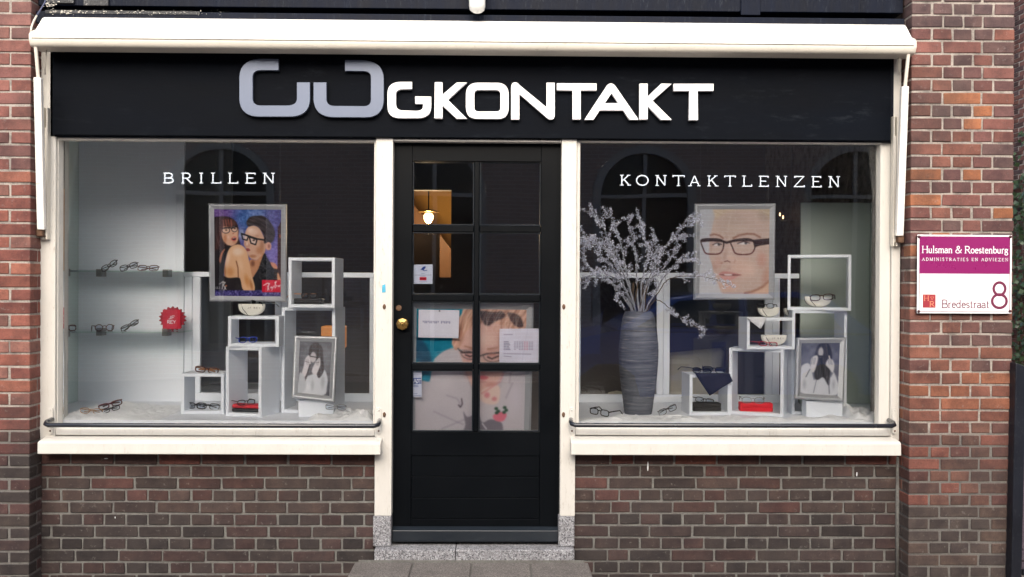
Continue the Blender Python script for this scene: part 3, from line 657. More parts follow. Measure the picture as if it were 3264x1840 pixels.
# ------------------------------------------------------------------ lettering drawn with strokes
def arc(cx, cz, rx, rz, a0, a1, n=9):
    return [(cx + rx * math.cos(R(a0 + (a1 - a0) * i / n)), cz + rz * math.sin(R(a0 + (a1 - a0) * i / n))) for i in range(n + 1)]
V_, T_, S_ = 'v', 't', 's'                                        # thick, thin and serif strokes
def sf(x, z, w=0.13): return ([(x - w, z), (x + w, z)], S_)
def stem(x, z0=0, z1=1, a=1, b=1, w=0.13, k=V_):
    r = [([(x, z0), (x, z1)], k)]
    if a: r.append(sf(x, z0, w))
    if b: r.append(sf(x, z1, w))
    return r
XH = 0.62
GL = {
 'A': (stem(.06, 0, 0, 1, 0)[1:] + [([(.06, 0), (.42, 1)], T_), ([(.42, 1), (.8, 0)], V_), sf(.8, 0), ([(.2, .33), (.64, .33)], T_)], .86),
 'B': (stem(.12) + [([(.12, 1)] + arc(.38, .75, .22, .25, 90, -90) + [(.12, .5)], V_), ([(.12, .5)] + arc(.42, .25, .24, .25, 90, -90) + [(.12, 0)], V_)], .70),
 'D': (stem(.12) + [([(.12, 1)] + arc(.34, .5, .42, .5, 90, -90, 14) + [(.12, 0)], V_)], .80),
 'E': (stem(.12) + [([(.12, 1), (.62, 1), (.62, .86)], T_), ([(.12, .52), (.5, .52)], T_), ([(.12, 0), (.64, 0), (.64, .15)], T_)], .70),
 'F': (stem(.12) + [([(.12, 1), (.60, 1), (.60, .86)], T_), ([(.12, .52), (.5, .52)], T_)], .66),
 'H': (stem(.14) + stem(.72) + [([(.14, .52), (.72, .52)], T_)], .86),
 'I': (stem(.15), .30),
 'J': ([([(.4, 1), (.4, .2)] + arc(.22, .2, .18, .2, 0, -150), V_), sf(.4, 1)], .55),
 'K': (stem(.12) + [([(.66, 1), (.14, .42)], T_), ([(.3, .58), (.70, 0)], V_), sf(.66, 1), sf(.72, 0)], .80),
 'L': (stem(.12) + [([(.12, 0), (.60, 0), (.60, .17)], T_)], .66),
 'M': (stem(.12, k=T_) + [([(.12, 1), (.5, .05), (.88, 1)], V_)] + stem(.88), 1.0),
 'N': (stem(.12, k=T_) + [([(.12, 1), (.72, 0)], V_)] + stem(.72, a=0, k=T_), .84),
 'O': ([(arc(.42, .5, .37, .5, 0, 360, 24), V_)], .84),
 'P': (stem(.12) + [([(.12, 1)] + arc(.38, .74, .22, .26, 90, -90) + [(.12, .48)], V_)], .64),
 'R': (stem(.12) + [([(.12, 1)] + arc(.38, .74, .22, .26, 90, -90) + [(.12, .48)], V_), ([(.36, .48), (.68, 0), (.78, 0)], V_)], .78),
 'S': ([([(.52, .86)] + arc(.31, .76, .2, .24, 60, 250, 10) + arc(.31, .25, .23, .25, 70, -150, 10), V_)], .62),
 'T': (stem(.4, 0, 1, 1, 0) + [([(.06, .85), (.06, 1), (.74, 1), (.74, .85)], T_)], .80),
 'V': ([([(.05, 1), (.4, 0), (.75, 1)], V_), sf(.05, 1), sf(.75, 1)], .80),
 'Y': ([([(.05, 1), (.38, .5), (.38, 0)], V_), ([(.38, .5), (.70, 1)], T_), sf(.05, 1), sf(.70, 1), sf(.38, 0)], .76),
 'Z': ([([(.08, .86), (.08, 1), (.62, 1), (.06, 0), (.66, 0), (.66, .15)], V_)], .72),
 '&': ([([(.86, .55), (.62, .12)] + arc(.36, .24, .27, .25, -50, -235, 10) + [(.50, .62)] + arc(.42, .80, .15, .2, -35, 215, 10) + [(.42, .45), (.84, 0)], V_)], .92),
 'a': ([([(.08, .5)] + arc(.24, XH - .14, .15, .14, 140, 0, 6) + [(.40, .08), (.46, 0)], V_), ([(.40, .36)] + arc(.22, .17, .17, .17, 80, 300, 8) + [(.40, .1)], V_)], .50),
 'b': (stem(.12, 0, 1.05, 0, 0) + [([(.04, 1.02), (.12, 1.05)], S_), (arc(.30, XH / 2, .2, XH / 2, 160, -160, 12), V_)], .56),
 'd': (stem(.44, 0, 1.05, 0, 0) + [([(.36, 1.02), (.44, 1.05)], S_), (arc(.26, XH / 2, .2, XH / 2, 20, 340, 12), V_), ([(.44, 0), (.52, .03)], S_)], .58),
 'e': ([([(.09, .36), (.43, .36)] + arc(.26, XH / 2, .19, XH / 2, 10, 320, 12), V_)], .50),
 'g': ([(arc(.25, XH - .18, .16, .17, 0, 360, 12), V_), ([(.36, XH - .05), (.50, XH)], T_), ([(.16, .3), (.10, .16), (.40, .08), (.44, -.06)] + arc(.25, -.13, .19, .14, 10, -200, 9) + [(.14, .08)], V_)], .52),
 'l': (stem(.14, 0, 1.05, 1, 0, .11) + [([(.04, 1.02), (.14, 1.05)], S_)], .28),
 'm': (stem(.12, 0, XH, 1, 0, .10) + [([(.03, XH - .04), (.12, XH)], S_), (arc(.27, XH - .17, .15, .17, 170, 0, 7) + [(.42, 0)], V_), sf(.42, 0, .1), (arc(.57, XH - .17, .15, .17, 170, 0, 7) + [(.72, 0)], V_), sf(.72, 0, .1)], .84),
 'n': (stem(.12, 0, XH, 1, 0, .10) + [([(.03, XH - .04), (.12, XH)], S_), (arc(.28, XH - .18, .16, .18, 170, 0, 7) + [(.44, 0)], V_), sf(.44, 0, .1)], .56),
 'o': ([(arc(.27, XH / 2, .21, XH / 2, 0, 360, 16), V_)], .54),
 'r': (stem(.12, 0, XH, 1, 0, .10) + [([(.03, XH - .04), (.12, XH)], S_), (arc(.28, XH - .16, .14, .16, 160, 60, 5), V_)], .40),
 's': ([([(.34, XH - .1)] + arc(.21, XH - .16, .13, .16, 60, 250, 8) + arc(.21, .16, .15, .16, 70, -150, 8), V_)], .42),
 't': ([([(.16, .85), (.16, .12)] + arc(.26, .12, .1, .12, 180, 300, 5), V_), ([(.04, XH), (.34, XH)], T_)], .38),
 'u': ([([(.10, XH), (.10, .18)] + arc(.26, .18, .16, .18, 180, 350, 7), V_), ([(.42, XH), (.42, 0)], V_), ([(.03, XH), (.10, XH)], S_), ([(.34, XH), (.42, XH)], S_), ([(.42, 0), (.5, 0)], S_)], .56),
 '8': ([(arc(.28, .75, .20, .25, 0, 360, 18), V_), (arc(.28, .26, .25, .27, 0, 360, 18), V_)], .56),
 '.': ([([(.08, 0), (.08, .06)], V_)], .18), ' ': ([], .34),
}
def ribbon(mb, pts, w, y, mi=0):
    n = len(pts); L = []; Rr = []
    closed = (abs(pts[0][0] - pts[-1][0]) + abs(pts[0][1] - pts[-1][1])) < 1e-7
    for i in range(n):
        a = pts[i - 1] if i > 0 else (pts[-2] if closed else None); b = pts[i + 1] if i < n - 1 else (pts[1] if closed else None)
        def dirn(p, q):
            d = (q[0] - p[0], q[1] - p[1]); l = math.hypot(*d) or 1e-9; return (d[0] / l, d[1] / l)
        d1 = dirn(a, pts[i]) if a else dirn(pts[i], b); d2 = dirn(pts[i], b) if b else d1
        nx, nz = -(d1[1] + d2[1]), d1[0] + d2[0]; l = math.hypot(nx, nz) or 1e-9; nx /= l; nz /= l
        k = 1 / max(0.5, abs(nx * -d1[1] + nz * d1[0]))
        L.append((pts[i][0] + nx * w / 2 * k, pts[i][1] + nz * w / 2 * k)); Rr.append((pts[i][0] - nx * w / 2 * k, pts[i][1] - nz * w / 2 * k))
    for i in range(n - 1):
        try: f = mb.bm.faces.new([mb.bm.verts.new((q[0], y, q[1])) for q in (L[i], L[i + 1], Rr[i + 1], Rr[i])]); f.material_index = mi
        except ValueError: pass
def glyph(mb, ch, x0, z0, sx, sz, y, wts, serif=True):
    """draws one character; returns its advance"""
    strokes, adv = GL[ch]; yy = y
    for pts, k in strokes:
        if k == S_ and not serif: continue
        ribbon(mb, [(x0 + p[0] * sx, z0 + p[1] * sz) for p in pts], wts[k], yy); yy -= 0.00006
    return adv
def text(mb, s, x0, x1, z0, cap, y, T, t, sp=0.0, serif=True):
    tot = sum(GL[c][1] for c in s) + sp * (len(s) - 1); sx = (x1 - x0) / tot; x = x0
    for c in s:
        glyph(mb, c, x, z0, sx, cap, y, {V_: T, T_: t, S_: t}, serif); x += (GL[c][1] + sp) * sx
    return mb

# window lettering: each letter measured by its left and right edge
YL = 0.0385
for par, word, spans, zt_, zb_ in ((winL, 'BRILLEN', [(519, 552), (577, 614), (636, 647), (672, 704), (726, 758), (781, 814), (838, 876)], (550.5, 551), (585, 586)),
                       (winR, 'KONTAKTLENZEN', [(1977, 2011), (2029, 2066), (2089, 2125), (2145, 2181), (2195, 2233), (2255, 2289), (2310, 2344), (2365, 2396), (2418, 2449), (2473, 2509), (2532, 2564), (2586, 2617), (2641, 2677)], (557.5, 562), (592, 598))):
    for i, (c, (a, b)) in enumerate(zip(word, spans)):
        f = i / (len(word) - 1); pt = zt_[0] + (zt_[1] - zt_[0]) * f; pb = zb_[0] + (zb_[1] - zb_[0]) * f
        pa, pz = at(a, pb, YL), at(b, pt, YL)
        mb = MB(); w_ = pz.x - pa.x; cap = pz.z - pa.z
        st_ = GL[c][0]; xs_ = [p[0] for s_ in st_ for p in s_[0]]; mn, mx = min(xs_), max(xs_)
        if c == 'I': sx = 0.05; x0 = (pa.x + pz.x) / 2 - 0.15 * sx
        else: sx = w_ / (mx - mn); x0 = pa.x - mn * sx
        T = 0.0056
        yy = YL
        for pts, k in st_:
            if k == S_:
                cx = (pts[0][0] + pts[1][0]) / 2; hw = 0.0095; zz = pts[0][1]
                P = [(x0 + cx * sx - hw, pa.z + zz * cap + (0.0025 if zz < .5 else -0.0025)), (x0 + cx * sx + hw, pa.z + zz * cap + (0.0025 if zz < .5 else -0.0025))]; ribbon(mb, P, 0.0036, yy)
            else: ribbon(mb, [(x0 + p[0] * sx, pa.z + 0.003 + p[1] * (cap - 0.006)) for p in pts], T if k == V_ else 0.0047, yy)
            yy -= 0.00008
        mb.build('letter', M['vinyl'], par)

# ------------------------------------------------------------------ name plate on the right pier
YPL = YB - 0.022
npl = thing('name_plate', 'white and maroon enamel name plate reading Hulsman & Roestenburg, Bredestraat 8', 'name plate', tuple(at(3074, 875, YPL)))
def rect(a, b, c, d, y): p, q = at(a, d, y), at(b, c, y); return p.x, q.x, p.z, q.z
x0, x1, z0, z1 = rect(2923, 3226, 750, 999, YPL)
MB().box(x0, x1, YPL, YPL + 0.004, z0, z1).build('plate', M['plate'], npl, bevel=0.001)
x0, x1, z0, z1 = rect(2930, 3219, 756, 872, YPL); MB().box(x0, x1, YPL - 0.0008, YPL - 0.0002, z0, z1).build('maroon_field', M['maroon'], npl)
x0, x1, z0, z1 = rect(2929, 3220, 755, 994, YPL)
m = MB(); ring(m, x0, x1, z0, z1, 0.0022, YPL - 0.0007, YPL - 0.0001); m.build('border_line', M['ink'], npl)
y = YPL - 0.0014
m = MB(); text(m, 'Hulsman & Roestenburg', X(2938, y, 800), X(3214, y, 800), Z(807, y, 3070), 0.0335, y, 0.0040, 0.0024); m.build('lettering', M['plate'], npl)
m = MB(); text(m, 'ADMINISTRATIES EN ADVIEZEN', X(2939, y, 826), X(3213, y, 826), Z(832, y, 3070), 0.0145, y, 0.0018, 0.0013, sp=0.38); m.build('lettering', M['plate'], npl)
m = MB(); text(m, 'Bredestraat', X(3001, y, 970), X(3154, y, 970), Z(981.5, y, 3070), 0.0385, y, 0.0044, 0.0026); m.build('lettering', M['ink'], npl)
m = MB(); p = at(3162, 981, y); glyph(m, '8', p.x - 0.004, p.z, 0.145, 0.125, y, {V_: 0.0128, T_: 0.006, S_: 0.005}); m.build('house_number', M['ink'], npl)
x0, x1, z0, z1 = rect(2941, 2982, 939, 981, YPL); MB().box(x0, x1, YPL - 0.0012, YPL - 0.0005, z0, z1).build('emblem', paint('brick_red_print', lin((150, 48, 60)), 0.4, 0.04, 3), npl)
em = paint('salmon_print', lin((222, 140, 110)), 0.4, 0.04, 3); m = MB(); q = (x1 - x0)
glyph(m, 'H', x0 + q * .06, z0 + q * .54, q * .5, q * .38, YPL - 0.0016, {V_: .0035, T_: .002, S_: .0018}); glyph(m, 'R', x0 + q * .52, z0 + q * .1, q * .52, q * .38, YPL - 0.0017, {V_: .0035, T_: .002, S_: .0018})
ribbon(m, [(x0 + q * .6, z0 + q * .84), (x0 + q * .72, z0 + q * .62), (x0 + q * .86, z0 + q * .84), (x0 + q * .6, z0 + q * .84)], .0016, YPL - 0.0016)
m.build('emblem_letters', em, npl)
for (a, b) in ((2929, 755), (3220, 755), (2928, 993), (3219, 992)):
    p = at(a, b, YPL); MB().lathe([(0.007, 0.02), (0.007, -0.003), (0.005, -0.006), (0, -0.0065)], (p.x, YPL, p.z), 12, 'y').build('stand_off_screw', paint('plum_cap', lin((70, 30, 40)), 0.4), npl)

# ------------------------------------------------------------------ inside the display windows: screens, panels, shelves
def screen(label, a, b, posts, top, bot, pxm):
    y = 0.80
    t = thing('display_screen', label, 'screen', (X((a + b) / 2, y), y, FLZ), 'low glazed screens behind the displays')
    zt0, zt1 = Z(top + 8, y, pxm), Z(top - 8, y, pxm)
    MB().box(X(a, y), X(b, y), y, y + 0.035, zt0, zt1).build('top_rail', M['white'], t, bevel=0.002)
    MB().box(X(a, y), X(b, y), y + 0.003, y + 0.03, FLZ + 0.001, FLZ + 0.05).build('bottom_rail', M['white'], t, bevel=0.002)
    for (p, q) in posts:
        h = (p + q) / 2
        if q - p > 20:
            MB().box(X(p, y), X(h, y) - 0.0012, y + 0.004, y + 0.032, FLZ + 0.0505, zt0 - 0.0005).build('stile', M['white'], t, bevel=0.002)
            MB().box(X(h, y) + 0.0012, X(q, y), y + 0.004, y + 0.032, FLZ + 0.0505, zt0 - 0.0005).build('stile', M['white'], t, bevel=0.002)
        else: MB().box(X(p, y), X(q, y), y + 0.004, y + 0.032, FLZ + 0.0505, zt0 - 0.0005).build('stile', M['white'], t, bevel=0.002)
    for i in range(len(posts) - 1):
        MB().box(X(posts[i][1], y) + 0.001, X(posts[i + 1][0], y) - 0.001, y + 0.015, y + 0.019, FLZ + 0.051, zt0 - 0.001).build('pane', M['pane'], t)
screen('low white framed glass screen behind the display left of the door', 586, 1196, [(587, 637), (876, 917), (1178, 1191)], 876, 1300, 900)
screen('low white framed glass screen behind the display right of the door', 1838, 2548, [(1842, 1852), (2095, 2136), (2441, 2487)], 879, 1300, 2300)
yw = 0.80
pl = thing('display_backdrop', 'tall white back panel with its return, behind the glass shelves', 'panel', (X(420, yw), yw, FLZ))
MB().box(X(250, yw), X(586, yw) - .001, yw, yw + 0.02, FLZ, 2.6).build('back_board', M['white'], pl)
MB().box(X(250, yw) - 0.02, X(250, yw) - 0.001, 0.13, yw + 0.02, FLZ, 2.6).build('side_board', paint('pale_green_white_board', lin((206, 222, 218)), 0.4, 0.02, 2), pl)
pr = thing('display_backdrop', 'grey-green side panel closing the right end of the vase window', 'panel', (X(2650, yw), yw, FLZ))
gg = paint('pale_grey_green_board', lin((188, 200, 192)), 0.4, 0.03, 2)
MB().box(X(2552, yw), X(2772, yw), yw, yw + 0.02, FLZ, Z(646, yw, 2650)).build('back_board', gg, pr, bevel=0.002)
MB().box(X(2773, yw), X(2773, yw) + 0.018, 0.42, yw + 0.02, FLZ, Z(646, yw, 2650)).build('side_board', gg, pr, bevel=0.002)
for lab, py, cl in (('upper glass shelf carrying three pairs of thin rimmed spectacles', 864, ((316, 882), (528, 884))), ('lower glass shelf carrying three pairs of spectacles and the red badge', 1053, ((316, 1062), (526, 1066)))):
    zz = Z(py + 2, 0.72, 400); t = thing('glass_shelf', lab, 'shelf', (X(400, 0.7), 0.68, zz), 'glass shelves on the white panel')
    MB().box(X(250, yw) + 0.002, X(596, 0.7), 0.56, 0.798, zz - 0.004, zz + 0.004).build('shelf_pane', M['shelf'], t, bevel=0.001)
    for (a, b) in cl:
        p = at(a, b, 0.74); MB().box(p.x - 0.017, p.x + 0.017, 0.735, 0.799, zz - 0.030, zz + 0.014).build('clip', M['clip'], t, bevel=0.002)
    q = X(250, yw); MB().box(q + 0.001, q + 0.035, 0.60, 0.63, zz - 0.030, zz + 0.014).build('clip', M['clip'], t, bevel=0.002)

# ------------------------------------------------------------------ white display boxes
def dbox(label, a, b, ptop, pbot, Y, depth, rot=0, th=0.017, floor=True, name='display_box'):
    """open white box: outer front px a..b, ptop..pbot at distance Y"""
    xa, xb = X(a, Y, (ptop + pbot) / 2), X(b, Y, (ptop + pbot) / 2); m_ = (a + b) / 2
    w = (xb - xa) / math.cos(R(rot)); zt = Z(ptop, Y, m_); zb = FLZ if floor is True else (floor if floor is not None else Z(pbot, Y, m_)); h = zt - zb
    t = thing(name, label, 'display box', ((xa + xb) / 2, Y, zb), 'white open display boxes', rot=(0, 0, R(rot)))
    e = 0.0006
    for (x0, x1, z0, z1) in ((-w / 2, -w / 2 + th, 0, h), (w / 2 - th, w / 2, 0, h), (-w / 2 + th + e, w / 2 - th - e, h - th, h - 0.0004), (-w / 2 + th + e, w / 2 - th - e, 0.0004, th)):
        MB().box(x0, x1, 0, depth, z0, z1).build('panel', M['white'], t, bevel=0.0012, local=True)
    return t, zt
b1, z1 = dbox('low white box at the left, two pairs of spectacles inside', 577, 714, 1191, 1326, 0.29, 0.17)
b2, z2 = dbox('white box turned outward with the red and black case inside', 714, 838, 1106, 1334, 0.20, 0.19, -15, th=0.018)
b3, z3 = dbox('small white box holding the blue spectacles', 728, 888, 1008, 1104, 0.20, 0.17, 3, floor=z2 + 0.0005)
b4, z4 = dbox('tall white box behind the tilted black and white portrait', 894, 1070, 980, 1325, 0.33, 0.18, -7, th=0.018)
b5, z5 = dbox('square white box on top, black case and wooden spectacles inside', 918, 1068, 821, 978, 0.25, 0.20, -3, floor=z4 + 0.0005)
r1, w1 = dbox('low white box draped with a navy lens cloth', 2197, 2330, 1194, 1321, 0.31, 0.17, 3)
r2, w2 = dbox('white box turned outward with the bright red case inside', 2333, 2486, 1112, 1325, 0.30, 0.17, -25)
r3, w3 = dbox('small white box draped with a white lens cloth', 2380, 2535, 1013, 1112, 0.24, 0.15, 2, floor=w2 + 0.0005, th=0.016)
r4, w4 = dbox('tall white box behind the framed portrait right of the red case', 2526, 2698, 990, 1322, 0.34, 0.17, -3, th=0.016)
r5, w5 = dbox('square white box on top, white and black case inside', 2520, 2702, 812, 988, 0.33, 0.17, -18, floor=w4 + 0.0005, th=0.016)
for lab, a, b, c, y in (('solid white block under the tilted black and white portrait', 951, 1063, 1276, 0.20), ('solid white block under the portrait in the vase window', 2570, 2686, 1278, 0.22)):
    p, q = at(a, 1320, y), at(b, c, y)
    tag(MB().box(p.x, q.x, y, y + 0.07, FLZ, q.z).build('white_block', M['white'], bevel=0.002), lab, 'block', 'white blocks under portraits')

# ------------------------------------------------------------------ spectacles
LENS = M['lensm']
def rr(cx, cz, w, h, n=20, p=3.2, drop=0.0):
    out = []
    for i in range(n):
        a = 2 * math.pi * i / n; c, s = math.cos(a), math.sin(a)
        out.append((cx + w / 2 * abs(c) ** (2 / p) * (1 if c > 0 else -1), cz + h / 2 * abs(s) ** (2 / p) * (1 if s > 0 else -1) - drop * c))
    return out
def spectacles(label, px, py, Y, m, rotz=0, tilt=0, roll=0, r=0.002, lw=0.050, lh=0.032, folded=False, tm=None, zbase=None, half=None, scale=1.0, p=3.2, spread=0.006):
    c = at(px, py, Y); 
    if zbase is not None: c.z = zbase
    t = thing('spectacles', label, 'spectacles', tuple(c), 'spectacles on display', rot=(R(tilt), R(roll), R(rotz)))
    t.scale = (scale,) * 3; r = max(r * 1.25, 0.0019)
    d = 0.0085 + lw / 2; zc_ = lh / 2 + 0.001; tm = tm or m
    fr = MB()
    for s in (-1, 1): fr.tube([(q[0], 0, q[1]) for q in rr(s * d, zc_, lw, lh, p=p)], r, 6, closed=True)
    fr.tube([(-d + lw / 2, 0, zc_ + lh * .2), (-0.004, -0.001, zc_ + lh * .3), (0.004, -0.001, zc_ + lh * .3), (d - lw / 2, 0, zc_ + lh * .2)], r * 1.1, 6)
    fr.build('rim', m, t, local=True)
    for s in (-1, 1):
        MB().extr(rr(s * d, zc_, lw - 0.001, lh - 0.001, p=p), 'y', -0.0004, 0.0008).build('lens', LENS, t, local=True)
        e = s * (d + lw / 2); zz = zc_ + lh * .28
        if folded: pts = [(e, 0.002, zz), (e + s * 0.003, 0.007, zz), (e * 0.3, 0.012 + 0.004 * (s > 0), zz - 0.004), (-e * 0.75, 0.012 + 0.004 * (s > 0), zz - 0.014)]
        else: pts = [(e, 0.0, zz), (e + s * 0.003, 0.006, zz), (e + s * spread, 0.06, zz), (e + s * (spread + 0.001), 0.105, zz - 0.002), (e + s * spread, 0.135, 0.003)]
        MB().tube(pts, [r * 1.2, r * 1.3, r * 1.2, r * 1.1, r * 1.3], 6).build('temple', tm, t, local=True) if len(pts) == 5 else MB().tube(pts, r * 1.2, 6).build('temple', tm, t, local=True)
    return t
sm = {k: paint(k + '_acetate', lin(c), 0.25, 0.15, 90) for k, c in dict(black=(22, 20, 22), brown=(86, 48, 34), wine=(96, 34, 36), tan=(186, 148, 112), blue=(34, 64, 170), grey=(110, 116, 118), green=(48, 60, 40), gunmetal=(58, 58, 62), silverw=(150, 152, 156), red=(190, 40, 40), orange=(214, 150, 100)).items()}
zsh1 = Z(866, 0.72, 400) + 0.004; zsh2 = Z(1055, 0.72, 400) + 0.004
spectacles('thin brown spectacles tipped up, first of three on the upper shelf', 351, 874, 0.66, sm['gunmetal'], -20, 0, -24, zbase=zsh1 + 0.012, folded=True)
spectacles('thin brown spectacles leaning, middle of three on the upper shelf', 412, 874, 0.66, sm['gunmetal'], -14, 0, -14, zbase=zsh1 + 0.007, folded=True)
spectacles('thin gold-brown spectacles lying flat, last of three on the upper shelf', 471, 872, 0.66, sm['brown'], 0, -15, 0, zbase=zsh1, folded=True)
spectacles('brown spectacles cut by the jamb at the left end of the lower shelf', 216, 1055, 0.60, sm['brown'], 70, 0, 0, zbase=zsh2)
spectacles('round tortoise spectacles folded out sideways on the lower shelf', 333, 1054, 0.62, sm['brown'], 30, 0, 0, zbase=zsh2, p=2.0, lw=0.04, lh=0.036)
spectacles('black brown oval spectacles propped up beside the red badge', 416, 1052, 0.66, sm['black'], -10, 0, -26, zbase=zsh2 + 0.018, folded=True, lh=0.026)
spectacles('wine red and olive spectacles tilted on the cotton snow', 355, 1312, 0.22, sm['wine'], 8, 20, -16, zbase=FLZ + 0.045, r=0.0024, folded=True, lh=0.028, tm=sm['brown'])
spectacles('tan oval spectacles lying in the cotton snow', 290, 1330, 0.16, sm['tan'], 0, -8, 3, zbase=FLZ + 0.018, r=0.0014, folded=True, lh=0.028, p=2.2)
spectacles('small black spectacles half under the wine red pair', 355, 1325, 0.19, sm['black'], 28, 0, -14, zbase=FLZ + 0.026, r=0.002, folded=True, scale=0.75)
spectacles('brown shaded spectacles on the low left box', 658, 1184, 0.33, sm['brown'], 14, 0, 8, zbase=z1, r=0.0026, lh=0.03, tm=sm['orange'], folded=True)
spectacles('grey black spectacles inside the low left box, nearer its left wall', 625, 1316, 0.36, sm['gunmetal'], -20, 0, 0, zbase=FLZ + 0.018, folded=True, r=0.0017)
spectacles('black spectacles inside the low left box, nearer its right wall', 662, 1320, 0.34, sm['black'], 12, 0, 6, zbase=FLZ + 0.018, folded=True, r=0.0017)
spectacles('bright blue spectacles inside the small white box', 790, 1092, 0.26, sm['blue'], 28, 0, 0, zbase=z2 + 0.019, r=0.0022, lh=0.036, p=2.6, scale=0.8)
spectacles('clear green spectacles on top of the square white box left of the door', 987, 818, 0.28, sm['green'], 30, 0, 0, zbase=z5 + 0.001, r=0.0012, scale=0.62)
kc_ = spectacles('black spectacles with orange wooden temples inside the square box', 985, 950, 0.31, sm['black'], 52, 0, 0, zbase=z4 + 0.05, r=0.0016, tm=sm['orange'], spread=0.0, scale=0.9)
spectacles('grey metal spectacles on the white case under the couple poster', 818, 968, 0.26, sm['grey'], -34, 0, 8, zbase=z3 + 0.053, r=0.0014, scale=0.8)
spectacles('black square spectacles standing on the red and black case', 785, 1290, 0.23, sm['black'], 38, 0, 0, zbase=FLZ + 0.058, r=0.0022, scale=0.8)
spectacles('thin silver spectacles on the cotton snow near the door', 1070, 1318, 0.16, sm['silverw'], 10, -10, 4, zbase=FLZ + 0.042, r=0.0013, folded=True, scale=0.9)
spectacles('black spectacles near the left end of the vase window', 1910, 1312, 0.26, sm['black'], -38, 0, 4, zbase=FLZ + 0.004, r=0.0022)
spectacles('thin dark spectacles between the vase and the draped box', 2130, 1316, 0.30, sm['gunmetal'], 24, 0, -16, zbase=FLZ + 0.012, r=0.0014, folded=True)
spectacles('black half rim spectacles on the draped box, nearer the vase', 2236, 1190, 0.34, sm['black'], 22, 0, 8, zbase=w1 + 0.002, r=0.0013, lh=0.028)
spectacles('black round spectacles on the draped box, farther from the vase', 2275, 1188, 0.38, sm['black'], -14, 0, 4, zbase=w1 + 0.002, r=0.0013)
spectacles('black spectacles on the charcoal case inside the draped box', 2245, 1292, 0.37, sm['black'], 20, 0, 10, zbase=FLZ + 0.058, r=0.0014, lh=0.026)
spectacles('clear mauve spectacles on the bright red case', 2400, 1290, 0.33, sm['silverw'], -12, 0, 0, zbase=FLZ + 0.062, r=0.0012, p=2.4)
spectacles('brown black spectacles on the white case on the cloth draped box', 2440, 972, 0.27, sm['black'], -24, 0, 0, zbase=w3 + 0.050, r=0.0020, scale=0.75)
spectacles('red and black spectacles before the white case in the small box', 2448, 1096, 0.26, sm['red'], 20, 0, 4, zbase=w2 + 0.017, r=0.0014, lh=0.022, tm=sm['red'])
spectacles('dark brown spectacles on the white case in the topmost right box', 2620, 934, 0.36, sm['brown'], -22, 0, -4, zbase=w4 + 0.055, r=0.0018, tm=sm['brown'])

# ------------------------------------------------------------------ cases, cloths, badge
def half_case(label, px, py, Y, w, h, zbase, rot=0, word=False):
    """half-moon clutch with a dark piping"""
    c = at(px, py, Y); c.z = zbase
    t = thing('spectacle_case', label, 'case', tuple(c), 'white half-moon spectacle cases', rot=(0, 0, R(rot)))
    pts = [(-w / 2, h), (-w * .44, h * 1.02), (w * .44, h * 1.02), (w / 2, h)]
    for i in range(1, 14): a = math.pi * i / 14; pts.append((w / 2 * math.cos(a), h * 0.93 - h * 0.93 * math.sin(a) ** 0.8))
    b = MB(); n = len(pts); rings = []
    for (yy, k) in ((-0.018, 0.80), (-0.014, 0.94), (0.0, 1.0), (0.014, 0.94), (0.018, 0.80)):
        rings.append([b.bm.verts.new((x * k, yy, h * .55 + (z - h * .55) * k)) for (x, z) in pts])
    for q, s in zip(rings, rings[1:]):
        for i in range(n): b.bm.faces.new([q[i], q[(i + 1) % n], s[(i + 1) % n], s[i]])
    b.bm.faces.new(rings[0]); b.bm.faces.new(rings[-1][::-1]); b.build('body', M['lcase'], t, local=True, smooth=True)
    MB().tube([(x * 1.0, 0, z) for (x, z) in pts[3:] + pts[:1]], 0.0016, 6, closed=False).build('piping', M['black'], t, local=True)
    MB().tube([(-w * .36, -0.0155, h * .98), (-w * .30, -0.019, h * .6), (-w * .12, -0.018, h * .08)], 0.0016, 6).build('seam', M['black'], t, local=True)
    if word:
        m = MB(); text(m, 'JF.REY', -w * .12, w * .34, h * .62, 0.008, -0.0187, 0.0014, 0.0012, sp=.5, serif=False); m.build('lettering', M['charcoal'], t, local=True)
    return t
M['lcase'] = paint('white_leatherette', lin((226, 224, 214)), 0.45, 0.04, 20, 0.1, 100)
half_case('white half-moon case lettered JF.REY under the couple poster', 803, 1000, 0.25, 0.145, 0.062, z3, 0, True)
half_case('white half-moon case in the small box draped with white cloth', 2466, 1100, 0.31, 0.145, 0.058, w2 + 0.017, 4, True)
half_case('white half-moon case with dark stripe on the cloth draped box', 2449, 1010, 0.31, 0.125, 0.052, w3 + 0.001, 8)
half_case('white half-moon case with dark stripe in the topmost right box', 2607, 980, 0.40, 0.15, 0.058, w4 + 0.017, 0)
half_case('white half-moon case end peeping out on the tall right box', 2515, 1006, 0.44, 0.06, 0.045, w3 + 0.001, 10)
def slab_case(label, px, Y, w, d, h, zbase, rot, mt, mb_=None, zr=0.5):
    c = at(px, 1300, Y); t = thing('spectacle_case', label, 'case', (c.x, Y, zbase), None, rot=(0, 0, R(rot)))
    MB().box(-w / 2, w / 2, -d / 2, d / 2, h * zr + 0.0005, h).build('lid', mt, t, bevel=min(0.012, h * .3) if mb_ else 0.004, seg=4, local=True)
    MB().box(-w / 2, w / 2, -d / 2, d / 2, 0.0, h * zr).build('base', mb_ or mt, t, bevel=min(0.010, h * .2) if mb_ else 0.003, seg=3, local=True)
    return t
slab_case('red and black zipped case inside the outward turned box', 792, 0.27, 0.16, 0.07, 0.040, FLZ + 0.0185, -8, M['red'], M['black'], 0.45)
slab_case('flat black case inside the square box with wooden spectacles', 985, 0.33, 0.15, 0.07, 0.03, z4 + 0.018, -3, M['black'], None)
